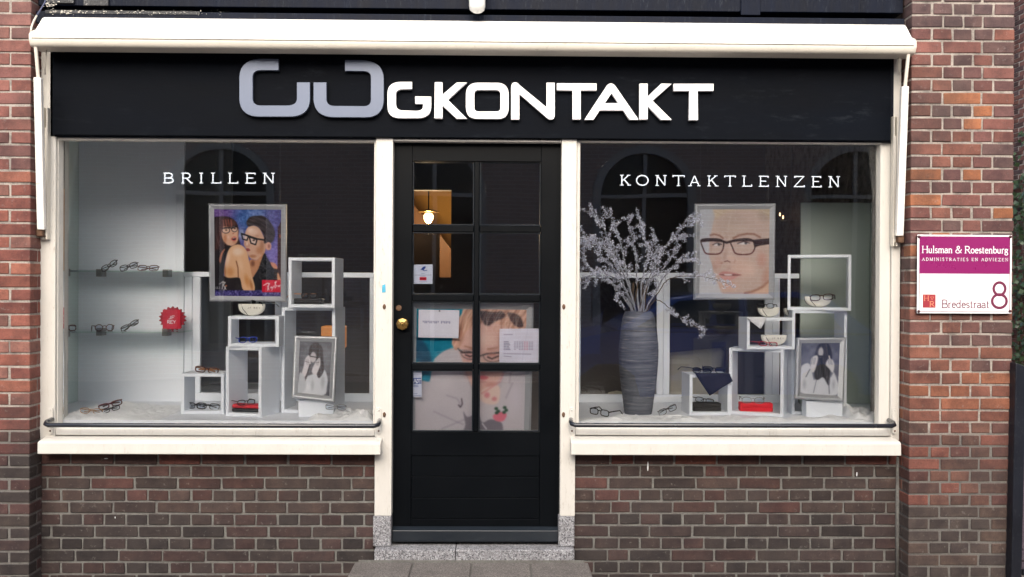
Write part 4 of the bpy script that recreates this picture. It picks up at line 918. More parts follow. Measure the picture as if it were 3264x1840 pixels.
slab_case('charcoal case inside the box draped with the navy cloth', 2249, 0.37, 0.155, 0.07, 0.043, FLZ + 0.0175, 3, M['charcoal'], None)
slab_case('bright red felt case inside the outward turned box', 2408, 0.36, 0.175, 0.07, 0.045, FLZ + 0.0175, -6, M['red2'], None)
def cloth(label, pts_px, Y, m, edge):
    """cloth hanging over a box edge: outline in pixels, with a fold over the top"""
    b = MB(); P = [at(a, c, Y) for a, c in pts_px]
    cx = sum((p for p in P), Vector()) / len(P)
    n = 8; grid = []
    for i in range(n + 1):
        f = i / n; row = []
        A = P[0].lerp(P[3], f); B = P[1].lerp(P[2], f)
        for j in range(n + 1):
            g = j / n; q = A.lerp(B, g); row.append(b.bm.verts.new((q.x, Y + 0.004 * math.sin(g * 9 + f * 3) * f + 0.001, q.z)))
        grid.append(row)
    top = [b.bm.verts.new((v.co.x, Y + 0.05, v.co.z + 0.002)) for v in grid[0]]
    rows = [top] + [[b.bm.verts.new((v.co.x, Y - 0.0015, v.co.z + 0.0035)) for v in grid[0]]] + grid[1:]
    for r_, s_ in zip(rows, rows[1:]):
        for j in range(n): b.bm.faces.new([r_[j], r_[j + 1], s_[j + 1], s_[j]])
    o = b.build('lens_cloth', m, smooth=True); tag(o, label, 'cloth', 'lens cloths over box edges')
    mo = o.modifiers.new('thickness', 'SOLIDIFY'); mo.thickness = 0.0012
cloth('navy lens cloth hanging over the low box', [(2216, 1193), (2326, 1193), (2336, 1215), (2262, 1262)], 0.29, M['cloth'], 0)
cloth('white lens cloth hanging over the small box', [(2378, 1013), (2444, 1013), (2427, 1046), (2422, 1048)], 0.225, M['lcloth'], 0)
bd = thing('red_badge', 'red badge with a zigzag rim reading JF REY on the lower shelf', 'badge', tuple(at(549, 1050, 0.70)))
c = at(549, 1018, 0.70); pts = []
for i in range(36):
    a = 2 * math.pi * i / 36; q = 0.080 if i % 2 else 0.066; pts.append((c.x + q * math.cos(a), c.z + 0.004 + q * math.sin(a) * (0.9)))
MB().extr(pts, 'y', 0.70, 0.715).build('rim', paint('crimson_plastic', lin((160, 24, 44)), 0.4, 0.2, 60), bd, bevel=0.001)
MB().box(c.x - 0.052, c.x + 0.052, 0.690, 0.699, c.z - 0.055, c.z + 0.055).build('face', paint('crimson_face', lin((196, 30, 56)), 0.4, 0.05, 6), bd, bevel=0.001)
m = MB(); text(m, 'JF', c.x - 0.018, c.x + 0.018, c.z + 0.002, 0.018, 0.6885, 0.0034, 0.003, serif=False); text(m, 'REY', c.x - 0.026, c.x + 0.026, c.z - 0.024, 0.018, 0.6885, 0.0034, 0.003, serif=False)
m.build('lettering', M['plate'], bd)

# ------------------------------------------------------------------ cotton snow
def snow(label, x0, x1, y0, y1, h, seed, prof):
    b = MB(); nx, ny = int((x1 - x0) / 0.007), int((y1 - y0) / 0.007); g = []
    for j in range(ny + 1):
        row = []
        for i in range(nx + 1):
            u, v = i / nx, j / ny; x, y = x0 + (x1 - x0) * u, y0 + (y1 - y0) * v
            e = min(1, min(v, 1 - v) * 5) * min(1, min(u, 1 - u) * 9); e = math.sqrt(max(e, 0))
            f = 0.55 + 0.6 * noise.noise(Vector((x * 9 + seed, y * 9, 0))) + 0.28 * noise.noise(Vector((x * 30, y * 30, seed))) + 0.16 * noise.noise(Vector((x * 80, y * 80, seed)))
            row.append(b.bm.verts.new((x, y, FLZ + 0.0004 + max(0, h * e * f * prof(u, v)) - (0.001 if e == 0 else 0))))
        g.append(row)
    for r_, s_ in zip(g, g[1:]):
        for i in range(nx): b.bm.faces.new([r_[i], r_[i + 1], s_[i + 1], s_[i]])
    o = b.build('cotton_snow', M['snow'], smooth=True); o['kind'] = 'stuff'; tag(o, label, 'cotton snow', 'cotton snow on the display floors')
snow('cotton snow bed under the wine red and tan spectacles', X(197, 0.1), X(560, 0.3), 0.068, 0.62, 0.068, 3, lambda u, v: (1 - 0.75 * u) * (1.0 - 0.3 * v))
snow('cotton snow heap beside the door end of the boxes', X(985, 0.12), X(1192, 0.1), 0.068, 0.30, 0.06, 9, lambda u, v: 0.35 + 0.75 * u)
snow('cotton snow bank along the foot of the vase window', X(1850, 0.06), X(2790, 0.06), 0.068, 0.165, 0.036, 21, lambda u, v: 0.85)
snow('cotton snow heap at the far right corner of the vase window', X(2705, 0.16), X(2800, 0.16), 0.10, 0.34, 0.075, 33, lambda u, v: 1.0)
# ------------------------------------------------------------------ printed pictures, inked as vertex colour on a fine sheet
class Print:
    """flat print: x0..x1, y0..y1 are picture units, colours sRGB"""
    def __init__(s, x0, y0, x1, y1, n, bg):
        s.b = (x0, y0, x1, y1); s.w = n; s.h = int(n * (y1 - y0) / (x1 - x0))
        s.X, s.Y = np.meshgrid(np.linspace(x0, x1, s.w), np.linspace(y0, y1, s.h)); s.C = np.zeros((s.h, s.w, 3)); s.C[:] = bg
        s.rs = np.random.RandomState(5); s.dens = 0.9; s.soft = 3
    def put(s, m, col): m = np.clip(m, 0, 1)[..., None]; s.C = s.C * (1 - m) + np.array(col, float) * m
    def seg(s, pts):
        d = np.full(s.X.shape, 1e9)
        for (a, b) in zip(pts, pts[1:]):
            ax, ay = a; dx, dy = b[0] - ax, b[1] - ay; l = dx * dx + dy * dy + 1e-9
            t = np.clip(((s.X - ax) * dx + (s.Y - ay) * dy) / l, 0, 1); d = np.minimum(d, np.hypot(s.X - ax - t * dx, s.Y - ay - t * dy))
        return d
    def smooth(s, p, n=4):
        out = []; k = len(p)
        for i in range(k):
            a, b, c, d = p[i - 1], p[i], p[(i + 1) % k], p[(i + 2) % k]
            for j in range(n):
                t = j / n
                out.append(tuple(0.5 * (2 * b[q] + (c[q] - a[q]) * t + (2 * a[q] - 5 * b[q] + 4 * c[q] - d[q]) * t * t + (3 * b[q] - a[q] - 3 * c[q] + d[q]) * t ** 3) for q in (0, 1)))
        return out
    def poly(s, pts, col, soft=5, sm=True, al=1.0):
        p = s.smooth(pts) if sm else pts
        ins = np.zeros(s.X.shape, bool); k = len(p)
        for i in range(k):
            (ax, ay), (bx, by) = p[i], p[(i + 1) % k]
            if ay == by: continue
            ins ^= ((ay > s.Y) != (by > s.Y)) & (s.X < (bx - ax) * (s.Y - ay) / (by - ay) + ax)
        d = s.seg(p + p[:1]); d = np.where(ins, d, -d); s.put(np.clip(0.5 + d / (2 * soft), 0, 1) * al, col); return s
    def ell(s, cx, cy, rx, ry, col, soft=0.3, al=1.0, rot=0):
        c, q = math.cos(R(rot)), math.sin(R(rot)); u = (s.X - cx) * c + (s.Y - cy) * q; v = -(s.X - cx) * q + (s.Y - cy) * c
        t = np.clip((1 - np.hypot(u / rx, v / ry)) / soft, 0, 1); s.put(t * t * (3 - 2 * t) * al, col); return s
    def line(s, pts, w, col, soft=2.5, al=1.0): s.put(np.clip((w / 2 - s.seg(pts)) / soft + 0.5, 0, 1) * al, col); return s
    def grad(s, c0, c1, vert=True, al=1.0):
        x0, y0, x1, y1 = s.b; t = ((s.Y - y0) / (y1 - y0) if vert else (s.X - x0) / (x1 - x0))[..., None]
        s.C = s.C * (1 - al) + (np.array(c0) * (1 - t) + np.array(c1) * t) * al; return s
    def mottle(s, amp, k=8, mask=None):
        q = s.rs.rand(s.h // k + 2, s.w // k + 2); yi = np.linspace(0, q.shape[0] - 1.001, s.h); xi = np.linspace(0, q.shape[1] - 1.001, s.w)
        y0, x0 = yi.astype(int), xi.astype(int); fy, fx = (yi - y0)[:, None], (xi - x0)[None]
        f = (q[y0][:, x0] * (1 - fy) * (1 - fx) + q[y0 + 1][:, x0] * fy * (1 - fx) + q[y0][:, x0 + 1] * (1 - fy) * fx + q[y0 + 1][:, x0 + 1] * fy * fx) - 0.5
        f = f[..., None] * amp
        s.C = s.C + (f if mask is None else f * np.clip(mask, 0, 1)[..., None]); return s
    def streak(s, pts, amp, ang=90, kx=3, soft=8, sm=True):
        """fine strands inside an outline"""
        p = s.smooth(pts) if sm else pts; ins = np.zeros(s.X.shape, bool)
        for i in range(len(p)):
            (ax, ay), (bx, by) = p[i], p[(i + 1) % len(p)]
            if ay != by: ins ^= ((ay > s.Y) != (by > s.Y)) & (s.X < (bx - ax) * (s.Y - ay) / (by - ay) + ax)
        d = s.seg(p + p[:1]); m = np.where(ins, np.clip(d / soft, 0, 1), 0)
        c, q = math.cos(R(ang)), math.sin(R(ang)); u = s.X * c + s.Y * q; v = -s.X * q + s.Y * c; f = 0
        for k, (fr, fl) in enumerate(((1.0, .012), (.53, .008), (.27, .005))): f = f + np.sin(v * fr / kx * 2 + 4 * np.sin(u * fl + k) + 2.3 * k)
        s.C = s.C + (f / 2.2 * m * amp)[..., None]; return s
    def sheet(s, name, TL, TR, BR, BL, m, parent):
        v, u = np.meshgrid(np.linspace(0, 1, s.h), np.linspace(0, 1, s.w), indexing='ij'); u = u[..., None]; v = v[..., None]
        P = [np.array(q) for q in (TL, TR, BR, BL)]
        co = P[0] * (1 - u) * (1 - v) + P[1] * u * (1 - v) + P[2] * u * v + P[3] * (1 - u) * v
        if parent is not None: co = co - np.array(wloc(parent))
        idx = np.arange(s.h * s.w).reshape(s.h, s.w)
        q = np.stack([idx[:-1, :-1], idx[1:, :-1], idx[1:, 1:], idx[:-1, 1:]], -1).reshape(-1, 4); nf = len(q)
        me = bpy.data.meshes.new(name); me.vertices.add(s.h * s.w); me.vertices.foreach_set('co', co.reshape(-1).astype(np.float32))
        me.loops.add(nf * 4); me.loops.foreach_set('vertex_index', q.reshape(-1).astype(np.int32)); me.polygons.add(nf); me.polygons.foreach_set('loop_start', (np.arange(nf) * 4).astype(np.int32))
        me.update(); me.validate()
        for _ in range(s.soft):
            E = np.pad(s.C, ((1, 1), (1, 1), (0, 0)), 'edge'); s.C = (E[:-2, 1:-1] + E[2:, 1:-1] + E[1:-1, :-2] + E[1:-1, 2:] + 2 * s.C) / 6
        s.mottle(9, 1)
        c = np.clip(s.C * s.dens / 255, 0, 1); c = np.where(c <= 0.04045, c / 12.92, ((c + 0.055) / 1.055) ** 2.4)
        a = me.color_attributes.new('ink', 'FLOAT_COLOR', 'POINT'); a.data.foreach_set('color', np.concatenate([c, np.ones((s.h, s.w, 1))], -1).reshape(-1).astype(np.float32))
        me.materials.append(m); o = bpy.data.objects.new(name, me); COL.objects.link(o); o.parent = parent; return o

def frame_ring(parent, quad, t, d0, d1, name='frame', m=None, inner=0.003):
    """bevelled frame along a quad TL,TR,BR,BL; t: width of the moulding, depth d0 (back) to d1 (front)"""
    TL, TR, BR, BL = [Vector(q) for q in quad]; n = (TR - TL).cross(BL - TL).normalized()
    if n.y > 0: n = -n
    C = (TL + TR + BR + BL) / 4
    def inset(k):
        out = []; Q = [TL, TR, BR, BL]
        for i in range(4):
            a, b, c = Q[i - 1], Q[i], Q[(i + 1) % 4]; e1, e2 = (a - b).normalized(), (c - b).normalized(); out.append(b + (e1 + e2) * (k / max(0.4, e1.cross(e2).length)))
        return out
    b = MB(); prof = [(0, -d0), (0, d1 * .55), (t * .22, d1), (t * .38, d1), (t, inner), (t, -d0)]
    rings = [[b.bm.verts.new(q + n * h) for q in inset(k)] for k, h in prof]
    for r_, s_ in zip(rings, rings[1:]):
        for i in range(4): b.bm.faces.new([r_[i], r_[(i + 1) % 4], s_[(i + 1) % 4], s_[i]])
    b.build(name, m or M['silver'], parent); 
    bk = MB(); f = [q - n * (d0 - 0.0005) for q in inset(t * .5)]; g = [q - n * 0.0012 for q in inset(t * .5)]
    v0 = [bk.bm.verts.new(q) for q in f]; v1 = [bk.bm.verts.new(q) for q in g]
    bk.bm.faces.new(v0); bk.bm.faces.new(v1)
    for i in range(4): bk.bm.faces.new([v0[i], v0[(i + 1) % 4], v1[(i + 1) % 4], v1[i]])
    bk.build('backing', M['white'], parent)
    return inset(t - 0.0015), n
def crop(ox, oy, sc): return lambda a, b, Y: at(ox + a * sc, oy + b * sc, Y)

# --- couple poster (left window), traced in units of a 4.4x enlargement
cA = crop(660, 640, 0.2273); YA = 0.30
pA = thing('framed_poster', 'silver framed poster of a dark haired couple in black glasses', 'poster', tuple(cA(570, 1410, YA)))
ins, n = frame_ring(pA, [cA(25, 45, YA), cA(1115, 52, YA), cA(1108, 1418, YA), cA(38, 1408, YA)], 0.0285, 0.012, 0.012)
P = Print(100, 130, 1040, 1335, 220, (78, 92, 150)); P.grad((84, 84, 148), (104, 98, 168))
P.ell(150, 180, 330, 200, (104, 74, 140), 0.8).ell(560, 250, 260, 260, (62, 98, 160), 0.8).ell(700, 180, 200, 120, (96, 120, 180), 0.8).ell(960, 760, 220, 260, (128, 116, 190), 0.8).ell(480, 480, 60, 120, (140, 150, 190), 0.7)
P.mottle(46, 5).mottle(40, 3)
hairW = (54, 38, 40); skin = (214, 168, 142); skL = (226, 192, 172); skD = (178, 116, 78); blk = (38, 33, 36)
P.poly([(90, 300), (150, 240), (270, 232), (360, 262), (420, 330), (446, 430), (440, 520), (470, 625), (420, 620), (380, 690), (240, 740), (90, 780)], hairW)
P.poly([(212, 360), (330, 350), (425, 380), (438, 480), (432, 560), (390, 620), (320, 640), (255, 600), (205, 500)], skin, 8).ell(250, 540, 50, 90, skD, 0.9, 0.7).ell(390, 590, 50, 30, skD, 0.8, 0.5)
P.poly([(195, 270), (300, 262), (400, 300), (440, 400), (400, 372), (330, 380), (230, 372), (205, 400)], (74, 46, 44), 6)
for x in (225, 262, 300, 335): P.line([(x, 280), (x + 12, 365)], 12, (170, 98, 80), 6, 0.75)
P.line([(205, 380), (160, 560), (110, 760)], 50, (92, 52, 48), 20, 0.5)
for cx, cy, w_ in ((265, 425, 54), (385, 405, 40)):
    P.ell(cx, cy, w_, 44, (226, 208, 200), 0.2, 0.35); e = [(cx + w_ * math.cos(a), cy + 40 * math.sin(a)) for a in np.linspace(0, 6.283, 16)]; P.line(e, 9, (40, 40, 48), 3); P.ell(cx + 5, cy - 4, 20, 11, (60, 44, 40), 0.5)
P.line([(205, 400), (322, 388), (344, 398), (425, 368)], 16, (34, 32, 40), 3)
P.ell(368, 468, 20, 12, (170, 110, 90), 0.7).poly([(335, 545), (372, 512), (412, 520), (408, 560), (372, 575)], (196, 96, 90), 4).poly([(350, 545), (378, 526), (404, 532), (400, 552), (372, 560)], (70, 30, 34), 3).line([(362, 532), (402, 528)], 6, (240, 230, 225), 2)
P.ell(380, 590, 40, 14, (206, 150, 130), .6, .5)
# man
P.poly([(520, 560), (540, 440), (600, 360), (720, 380), (790, 500), (830, 600), (800, 740), (700, 830), (600, 800), (560, 720), (540, 660), (518, 620)], (212, 170, 148), 7)
P.ell(640, 440, 110, 70, (228, 196, 178), 0.7, .8).ell(740, 700, 90, 90, skD, 0.9, .7).ell(640, 780, 80, 34, (160, 100, 66), 0.8, .7)
P.poly([(560, 350), (556, 300), (600, 240), (680, 222), (790, 225), (870, 290), (940, 400), (950, 500), (905, 590), (850, 585), (800, 600), (795, 500), (740, 400), (660, 355), (590, 372)], (58, 50, 54), 6)
P.ell(640, 290, 70, 46, (92, 74, 72), .9, .6).ell(820, 330, 90, 60, (84, 78, 88), .9, .5)
P.ell(860, 640, 46, 64, (214, 160, 138), .25).ell(866, 640, 22, 38, (160, 100, 84), .6)
for pts in ([(484, 470), (580, 500), (560, 560), (500, 545), (484, 470)], [(592, 515), (700, 550), (680, 620), (615, 600), (592, 515)]): P.poly(pts[:-1], (220, 210, 210), 3, False, .55); P.line(pts, 17, (28, 28, 34), 3)
P.line([(486, 470), (700, 540), (800, 555)], 22, (28, 28, 34), 3); P.ell(655, 560, 24, 14, (70, 50, 46), .5)
P.poly([(530, 590), (520, 640), (560, 655), (600, 640), (585, 610)], (190, 140, 120), 5, al=.7).poly([(545, 672), (585, 672), (604, 700), (560, 712)], (160, 80, 80), 4).line([(548, 692), (600, 700)], 5, (90, 40, 44), 2)
P.poly([(600, 830), (700, 830), (790, 730), (800, 800), (720, 960), (640, 1080), (600, 960)], (196, 140, 106), 6).ell(640, 880, 50, 70, (110, 66, 48), .9, .8)
P.poly([(800, 740), (860, 830), (930, 900), (1000, 960), (1000, 1120), (960, 1240), (720, 1250), (640, 1250), (640, 1090), (720, 950)], (42, 42, 46), 5)
m_ = np.clip((P.X - 700) / 60, 0, 1) * np.clip((1000 - P.X) / 20, 0, 1) * np.clip((P.Y - 860 + (1000 - P.X) * .5) / 30, 0, 1) * np.clip((1110 - P.Y) / 10, 0, 1); P.mottle(64, 4, m_)
P.line([(650, 1090), (640, 1180), (660, 1250)], 40, (22, 22, 26), 8)
P.poly([(890, 860), (960, 880), (990, 950), (930, 940), (900, 900)], (220, 150, 120), 5).poly([(990, 1000), (1030, 1060), (1040, 1110), (990, 1110)], (216, 160, 120), 4)
P.poly([(990, 380), (1040, 290), (1045, 1110), (1020, 1060), (990, 960)], (66, 40, 44), 4, False); P.ell(1022, 500, 14, 40, (190, 120, 90), .6)
P.streak([(90, 300), (150, 240), (270, 232), (360, 262), (420, 330), (446, 430), (440, 420), (330, 380), (205, 400), (210, 520), (250, 620), (240, 740), (90, 780)], 20, 84, 9)
P.streak([(560, 350), (556, 300), (600, 240), (680, 222), (790, 225), (870, 290), (940, 400), (950, 500), (905, 590), (850, 585), (800, 600), (795, 500), (740, 400), (660, 355)], 20, 30, 9)
P.ell(330, 330, 80, 40, (150, 84, 66), .9, .35).ell(560, 610, 26, 40, (240, 214, 200), .9, .8).ell(610, 420, 60, 50, (238, 212, 196), .9, .7).ell(300, 520, 30, 40, (236, 200, 184), .9, .6).ell(430, 480, 10, 60, (150, 94, 72), .9, .5)
P.ell(770, 620, 50, 100, (150, 96, 70), .9, .55).ell(700, 500, 50, 30, (176, 130, 110), .9, .5)
# woman's back
P.poly([(100, 740), (190, 700), (270, 640), (330, 640), (300, 700), (250, 860), (235, 1000), (245, 1060), (460, 1085), (520, 1250), (100, 1250)], blk, 5)
P.poly([(170, 820), (205, 720), (255, 680), (215, 760), (185, 880)], (200, 130, 100), 5)
P.poly([(300, 700), (340, 650), (420, 620), (500, 640), (560, 720), (590, 860), (620, 1010), (668, 1250), (510, 1250), (470, 1120), (440, 1075), (300, 1080), (242, 1040), (250, 900), (280, 760)], (222, 176, 138), 5)
P.ell(430, 720, 120, 90, (232, 205, 186), .8, .9).ell(320, 1000, 90, 110, (198, 132, 76), .9, .7).ell(560, 1120, 60, 140, (196, 126, 64), .9, .7, -14)
P.ell(290, 820, 50, 160, (236, 210, 192), .95, .6, 12).ell(470, 900, 60, 160, (232, 196, 168), .95, .6, -12).ell(250, 990, 24, 120, (150, 92, 54), .9, .7).ell(620, 1180, 34, 120, (158, 96, 48), .9, .7, -12).line([(408, 850), (432, 940), (436, 1070)], 14, (104, 58, 36), 8, .85)
P.poly([(100, 1252), (1045, 1252), (1045, 1340), (100, 1340)], (66, 60, 124), 4, False); mk = (P.Y > 1250) * 1.0; P.mottle(130, 3, mk)
P.poly([(770, 1105), (1045, 1105), (1045, 1275), (770, 1275)], (214, 34, 62), 2, False)
W = (250, 246, 244)
P.line([(792, 1182), (850, 1148), (868, 1160), (850, 1250)], 11, W).line([(850, 1150), (880, 1155), (850, 1195), (872, 1245)], 10, W).line([(884, 1215), (900, 1200), (900, 1222), (912, 1200)], 9, W).line([(915, 1200), (925, 1215), (935, 1195), (905, 1250)], 9, W).ell(938, 1190, 8, 8, W, .3)
P.line([(960, 1130), (952, 1215)], 10, W).line([(945, 1140), (975, 1125), (955, 1165), (985, 1185), (955, 1215)], 9, W).line([(995, 1195), (1005, 1180), (1008, 1200), (1015, 1180), (1022, 1196), (1030, 1165)], 8, W)
for i in range(15): P.line([(790 + 16 * i, 1285), (790 + 16 * i, 1300)], 9, (190, 180, 220), 3, .7 if i % 5 != 4 else 0)
P.line([(172, 1168), (215, 1135), (250, 1145), (225, 1180), (260, 1240)], 10, W).line([(222, 1140), (205, 1240)], 10, W).line([(262, 1190), (232, 1250)], 9, W)
for x in (118, 140, 168): P.line([(x, 1205), (x, 1232), (x + 10, 1232)], 7, (220, 220, 225), 2)
P.ell(262, 1190, 24, 20, (210, 110, 60), .6, .6)
k = 0.0015
P.sheet('print', *[q + n * k for q in ins], M['ink_print'], pA)
for a in (120, 1020):
    q = cA(a, 50, YA); MB().tube([(q.x, YA + 0.004, q.z), (q.x, YA + 0.004, 2.62)], 0.0006, 5).build('hanging_wire', M['clip'], pA)

# --- large face poster (right window)
cB = crop(2200, 640, 0.2205); YB_ = 0.40
pB = thing('framed_poster', 'silver framed poster of a fair woman wearing dark red spectacles', 'poster', tuple(cB(640, 1430, YB_)))
ins, n = frame_ring(pB, [cB(62, 45, YB_), cB(1230, 42, YB_), cB(1212, 1430, YB_), cB(50, 1428, YB_)], 0.031, 0.012, 0.012)
P = Print(128, 120, 1150, 1358, 200, (196, 200, 208)); P.grad((180, 184, 194), (206, 208, 216))
P.poly([(385, 60), (345, 230), (300, 440), (275, 560), (268, 700), (275, 820), (320, 950), (350, 1090), (410, 1220), (460, 1340), (560, 1358), (760, 1380), (1180, 1390), (1200, 60)], (204, 178, 166), 7)
P.ell(560, 330, 380, 300, (186, 164, 150), .9, .8).ell(720, 980, 300, 260, (224, 186, 170), .9, .9).ell(560, 1240, 200, 110, (222, 172, 152), .9, .8).ell(400, 900, 90, 140, (204, 158, 144), .8, .6).ell(1040, 860, 120, 190, (206, 150, 132), .9, .8)
P.ell(1080, 200, 150, 160, (170, 150, 134), .8, .7).line([(600, 130), (530, 470)], 20, (206, 186, 174), 16, .6)
P.poly([(1150, 1180), (1090, 1230), (980, 1300), (860, 1345), (900, 1370), (1180, 1370)], (226, 186, 160), 8).line([(1140, 1170), (1050, 1255), (920, 1315), (800, 1345)], 34, (150, 92, 66), 22, .75)
P.poly([(400, 60), (1200, 60), (1200, 330), (1130, 230), (1000, 160), (800, 135), (600, 140), (470, 190), (370, 250)], (200, 180, 150), 30, al=.75).streak([(400, 60), (1200, 60), (1200, 330), (1130, 230), (1000, 160), (800, 135), (600, 140), (470, 190), (370, 250)], 12, 20, 6)
P.line([(285, 500), (340, 486), (420, 505), (470, 545)], 26, (140, 92, 78), 12, .9).line([(620, 545), (700, 505), (820, 480), (920, 485), (1010, 530)], 30, (146, 96, 78), 14, .85)
for (cx, cy, rx) in ((385, 640, 66), (770, 620, 86)):
    P.ell(cx, cy - 12, rx * 1.5, 46, (150, 116, 108), .8, .8).ell(cx, cy, rx, 24, (226, 222, 222), .35).ell(cx + rx * .4, cy - 4, 26, 24, (64, 66, 72), .4).line([(cx - rx, cy + 2), (cx, cy - 26), (cx + rx, cy - 4)], 12, (56, 44, 46), 5)
P.ell(590, 830, 90, 60, (226, 190, 176), .8, .7).line([(495, 885), (540, 872), (575, 892)], 14, (110, 60, 56), 6).ell(455, 905, 24, 20, (168, 110, 100), .8, .8).line([(640, 900), (650, 860)], 16, (190, 140, 128), 10, .7)
P.poly([(405, 1070), (470, 1030), (560, 1032), (660, 1050), (748, 1078), (660, 1090), (560, 1076), (470, 1084)], (202, 132, 128), 6).poly([(430, 1090), (560, 1098), (700, 1085), (620, 1140), (500, 1145)], (216, 150, 144), 8)
P.poly([(425, 1076), (520, 1062), (620, 1066), (745, 1079), (640, 1092), (500, 1090)], (120, 62, 62), 4).poly([(490, 1068), (560, 1064), (612, 1072), (590, 1086), (510, 1084)], (240, 236, 232), 4)
P.ell(590, 700, 46, 170, (224, 196, 184), .95, .7, 4).ell(500, 800, 40, 130, (182, 142, 130), .95, .55, 12).ell(700, 760, 60, 120, (206, 172, 160), .95, .5).ell(560, 985, 50, 40, (190, 150, 140), .95, .6).ell(560, 1190, 110, 34, (186, 140, 126), .95, .6)
P.ell(300, 640, 30, 160, (176, 138, 126), .95, .6).ell(860, 1000, 170, 150, (232, 198, 184), .95, .8).ell(1100, 1100, 90, 220, (196, 140, 118), .95, .7, 10).ell(350, 960, 50, 120, (186, 140, 128), .95, .6, -14).ell(700, 400, 260, 90, (208, 186, 174), .95, .6).ell(520, 520, 40, 90, (178, 150, 138), .95, .5)
P.mottle(10, 2)
P.grad((186, 192, 206), (200, 200, 208), al=.12)
fr_ = (52, 36, 40)
for pts in ([(152, 570), (300, 553), (420, 560), (478, 600), (470, 700), (420, 768), (300, 776), (220, 762), (180, 690)], [(585, 590), (700, 560), (850, 555), (935, 600), (935, 690), (880, 768), (740, 782), (650, 760), (610, 680)]):
    q = P.smooth(pts); P.line(q + q[:1], 17, fr_, 3); P.line([p for p in q if p[1] > 690], 9, (140, 44, 52), 3, .8)
P.line([(160, 585), (300, 572), (440, 580), (520, 610), (600, 588), (720, 570), (880, 575), (930, 590)], 34, fr_, 4).poly([(900, 570), (1155, 545), (1155, 630), (1000, 655), (930, 680)], fr_, 4, False)
P.sheet('print', *[q + n * k for q in ins], M['ink_print'], pB)
for a in (150, 1130):
    q = cB(a, 45, YB_); MB().tube([(q.x, YB_ + 0.004, q.z), (q.x, YB_ + 0.004, 2.62)], 0.0006, 5).build('hanging_wire', M['clip'], pB)

# --- door poster
cC = crop(1230, 930, 0.34443); YC = 0.10
pC = thing('framed_poster', 'silver framed poster of a blond woman looking down, behind the door panes', 'poster', tuple(cC(800, 1320, YC)))
ins, n = frame_ring(pC, [cC(222, 92, YC), cC(1368, 104, YC), cC(1340, 1372, YC), cC(205, 1368, YC)], 0.036, 0.010, 0.012)
P = Print(262, 172, 1300, 1330, 210, (196, 190, 200))
P.poly([(262, 172), (700, 172), (640, 420), (620, 560), (440, 640), (390, 880), (262, 860)], (30, 138, 168), 5, False).poly([(262, 440), (330, 470), (400, 600), (390, 700), (262, 640)], (46, 78, 108), 14, al=.8)
P.mottle(26, 9, (P.X < 640) * 1.0)
P.poly([(410, 760), (440, 640), (560, 550), (680, 560), (760, 800), (860, 940), (1050, 940), (1120, 730), (1200, 720), (1320, 800), (1320, 1340), (262, 1340), (262, 880), (400, 850)], (206, 200, 208), 8)
P.ell(540, 800, 150, 200, (222, 216, 222), .9, .6).ell(480, 1150, 220, 130, (196, 190, 200), .9, .6).ell(1200, 1000, 100, 240, (214, 208, 220), .9, .6)
for pts in ([(560, 980), (660, 1010), (700, 1080)], [(440, 1130), (600, 1200), (720, 1250)], [(1150, 860), (1160, 760), (1190, 730)], [(1120, 1000), (1180, 860)], [(520, 1290), (740, 1200)], [(740, 760), (800, 930)]): P.line(pts, 14, (164, 156, 172), 10, .6)
P.poly([(650, 260), (640, 440), (665, 560), (720, 700), (760, 820), (800, 900), (860, 945), (940, 930), (1040, 850), (1090, 740), (1130, 560), (1150, 400), (1120, 280), (900, 220), (740, 230)], (226, 184, 174), 6)
P.ell(900, 460, 200, 110, (234, 204, 194), .9, .8).ell(760, 620, 70, 60, (226, 160, 156), .9, .6).ell(980, 880, 90, 40, (206, 140, 132), .9, .7).ell(880, 700, 50, 120, (236, 200, 190), .9, .5)
P.poly([(600, 470), (640, 330), (690, 220), (760, 172), (1320, 172), (1290, 340), (1230, 400), (1180, 420), (1150, 340), (1080, 330), (960, 290), (860, 310), (760, 360), (700, 440), (680, 520), (640, 560), (610, 520)], (216, 170, 150), 6)
P.streak([(600, 470), (640, 330), (690, 220), (760, 172), (1320, 172), (1290, 340), (1230, 400), (1080, 330), (860, 310), (700, 440), (640, 560), (610, 520)], 26, 120, 10)
P.ell(680, 420, 50, 120, (150, 98, 82), .9, .5)
P.poly([(860, 190), (1000, 200), (1060, 190), (1100, 240), (1000, 290), (930, 330), (880, 280)], (64, 54, 60), 6).poly([(1120, 200), (1230, 230), (1270, 330), (1200, 330), (1140, 260)], (76, 62, 64), 6)
for i in range(26):
    x = 660 + i * 23; P.line([(x + 60, 176), (x + 10, 250), (x - 20 + (i % 3) * 16, 330 + (i * 37) % 60)], 8, ((236, 206, 184), (120, 84, 76), (214, 168, 150), (240, 222, 206))[i % 4], 5, .6)
P.line([(660, 545), (700, 580), (800, 578), (860, 612), (930, 590), (1050, 578)], 14, (40, 34, 40), 4).line([(655, 548), (800, 572)], 5, (225, 225, 230), 2)
for pts in ([(690, 560), (700, 610), (760, 640), (850, 630), (800, 578)], [(905, 600), (930, 650), (1000, 665), (1060, 640), (1060, 580)]): q = P.smooth(pts); P.line(q + q[:1], 7, (90, 84, 92), 3)
P.ell(880, 660, 30, 100, (244, 216, 206), .95, .7).ell(800, 560, 60, 30, (196, 146, 134), .9, .5).ell(980, 560, 70, 30, (196, 146, 134), .9, .5).ell(1090, 640, 50, 160, (200, 150, 142), .95, .6).ell(740, 760, 40, 100, (206, 160, 152), .95, .6).ell(900, 850, 60, 18, (200, 150, 146), .9, .6).ell(890, 760, 40, 16, (196, 136, 130), .9, .6)
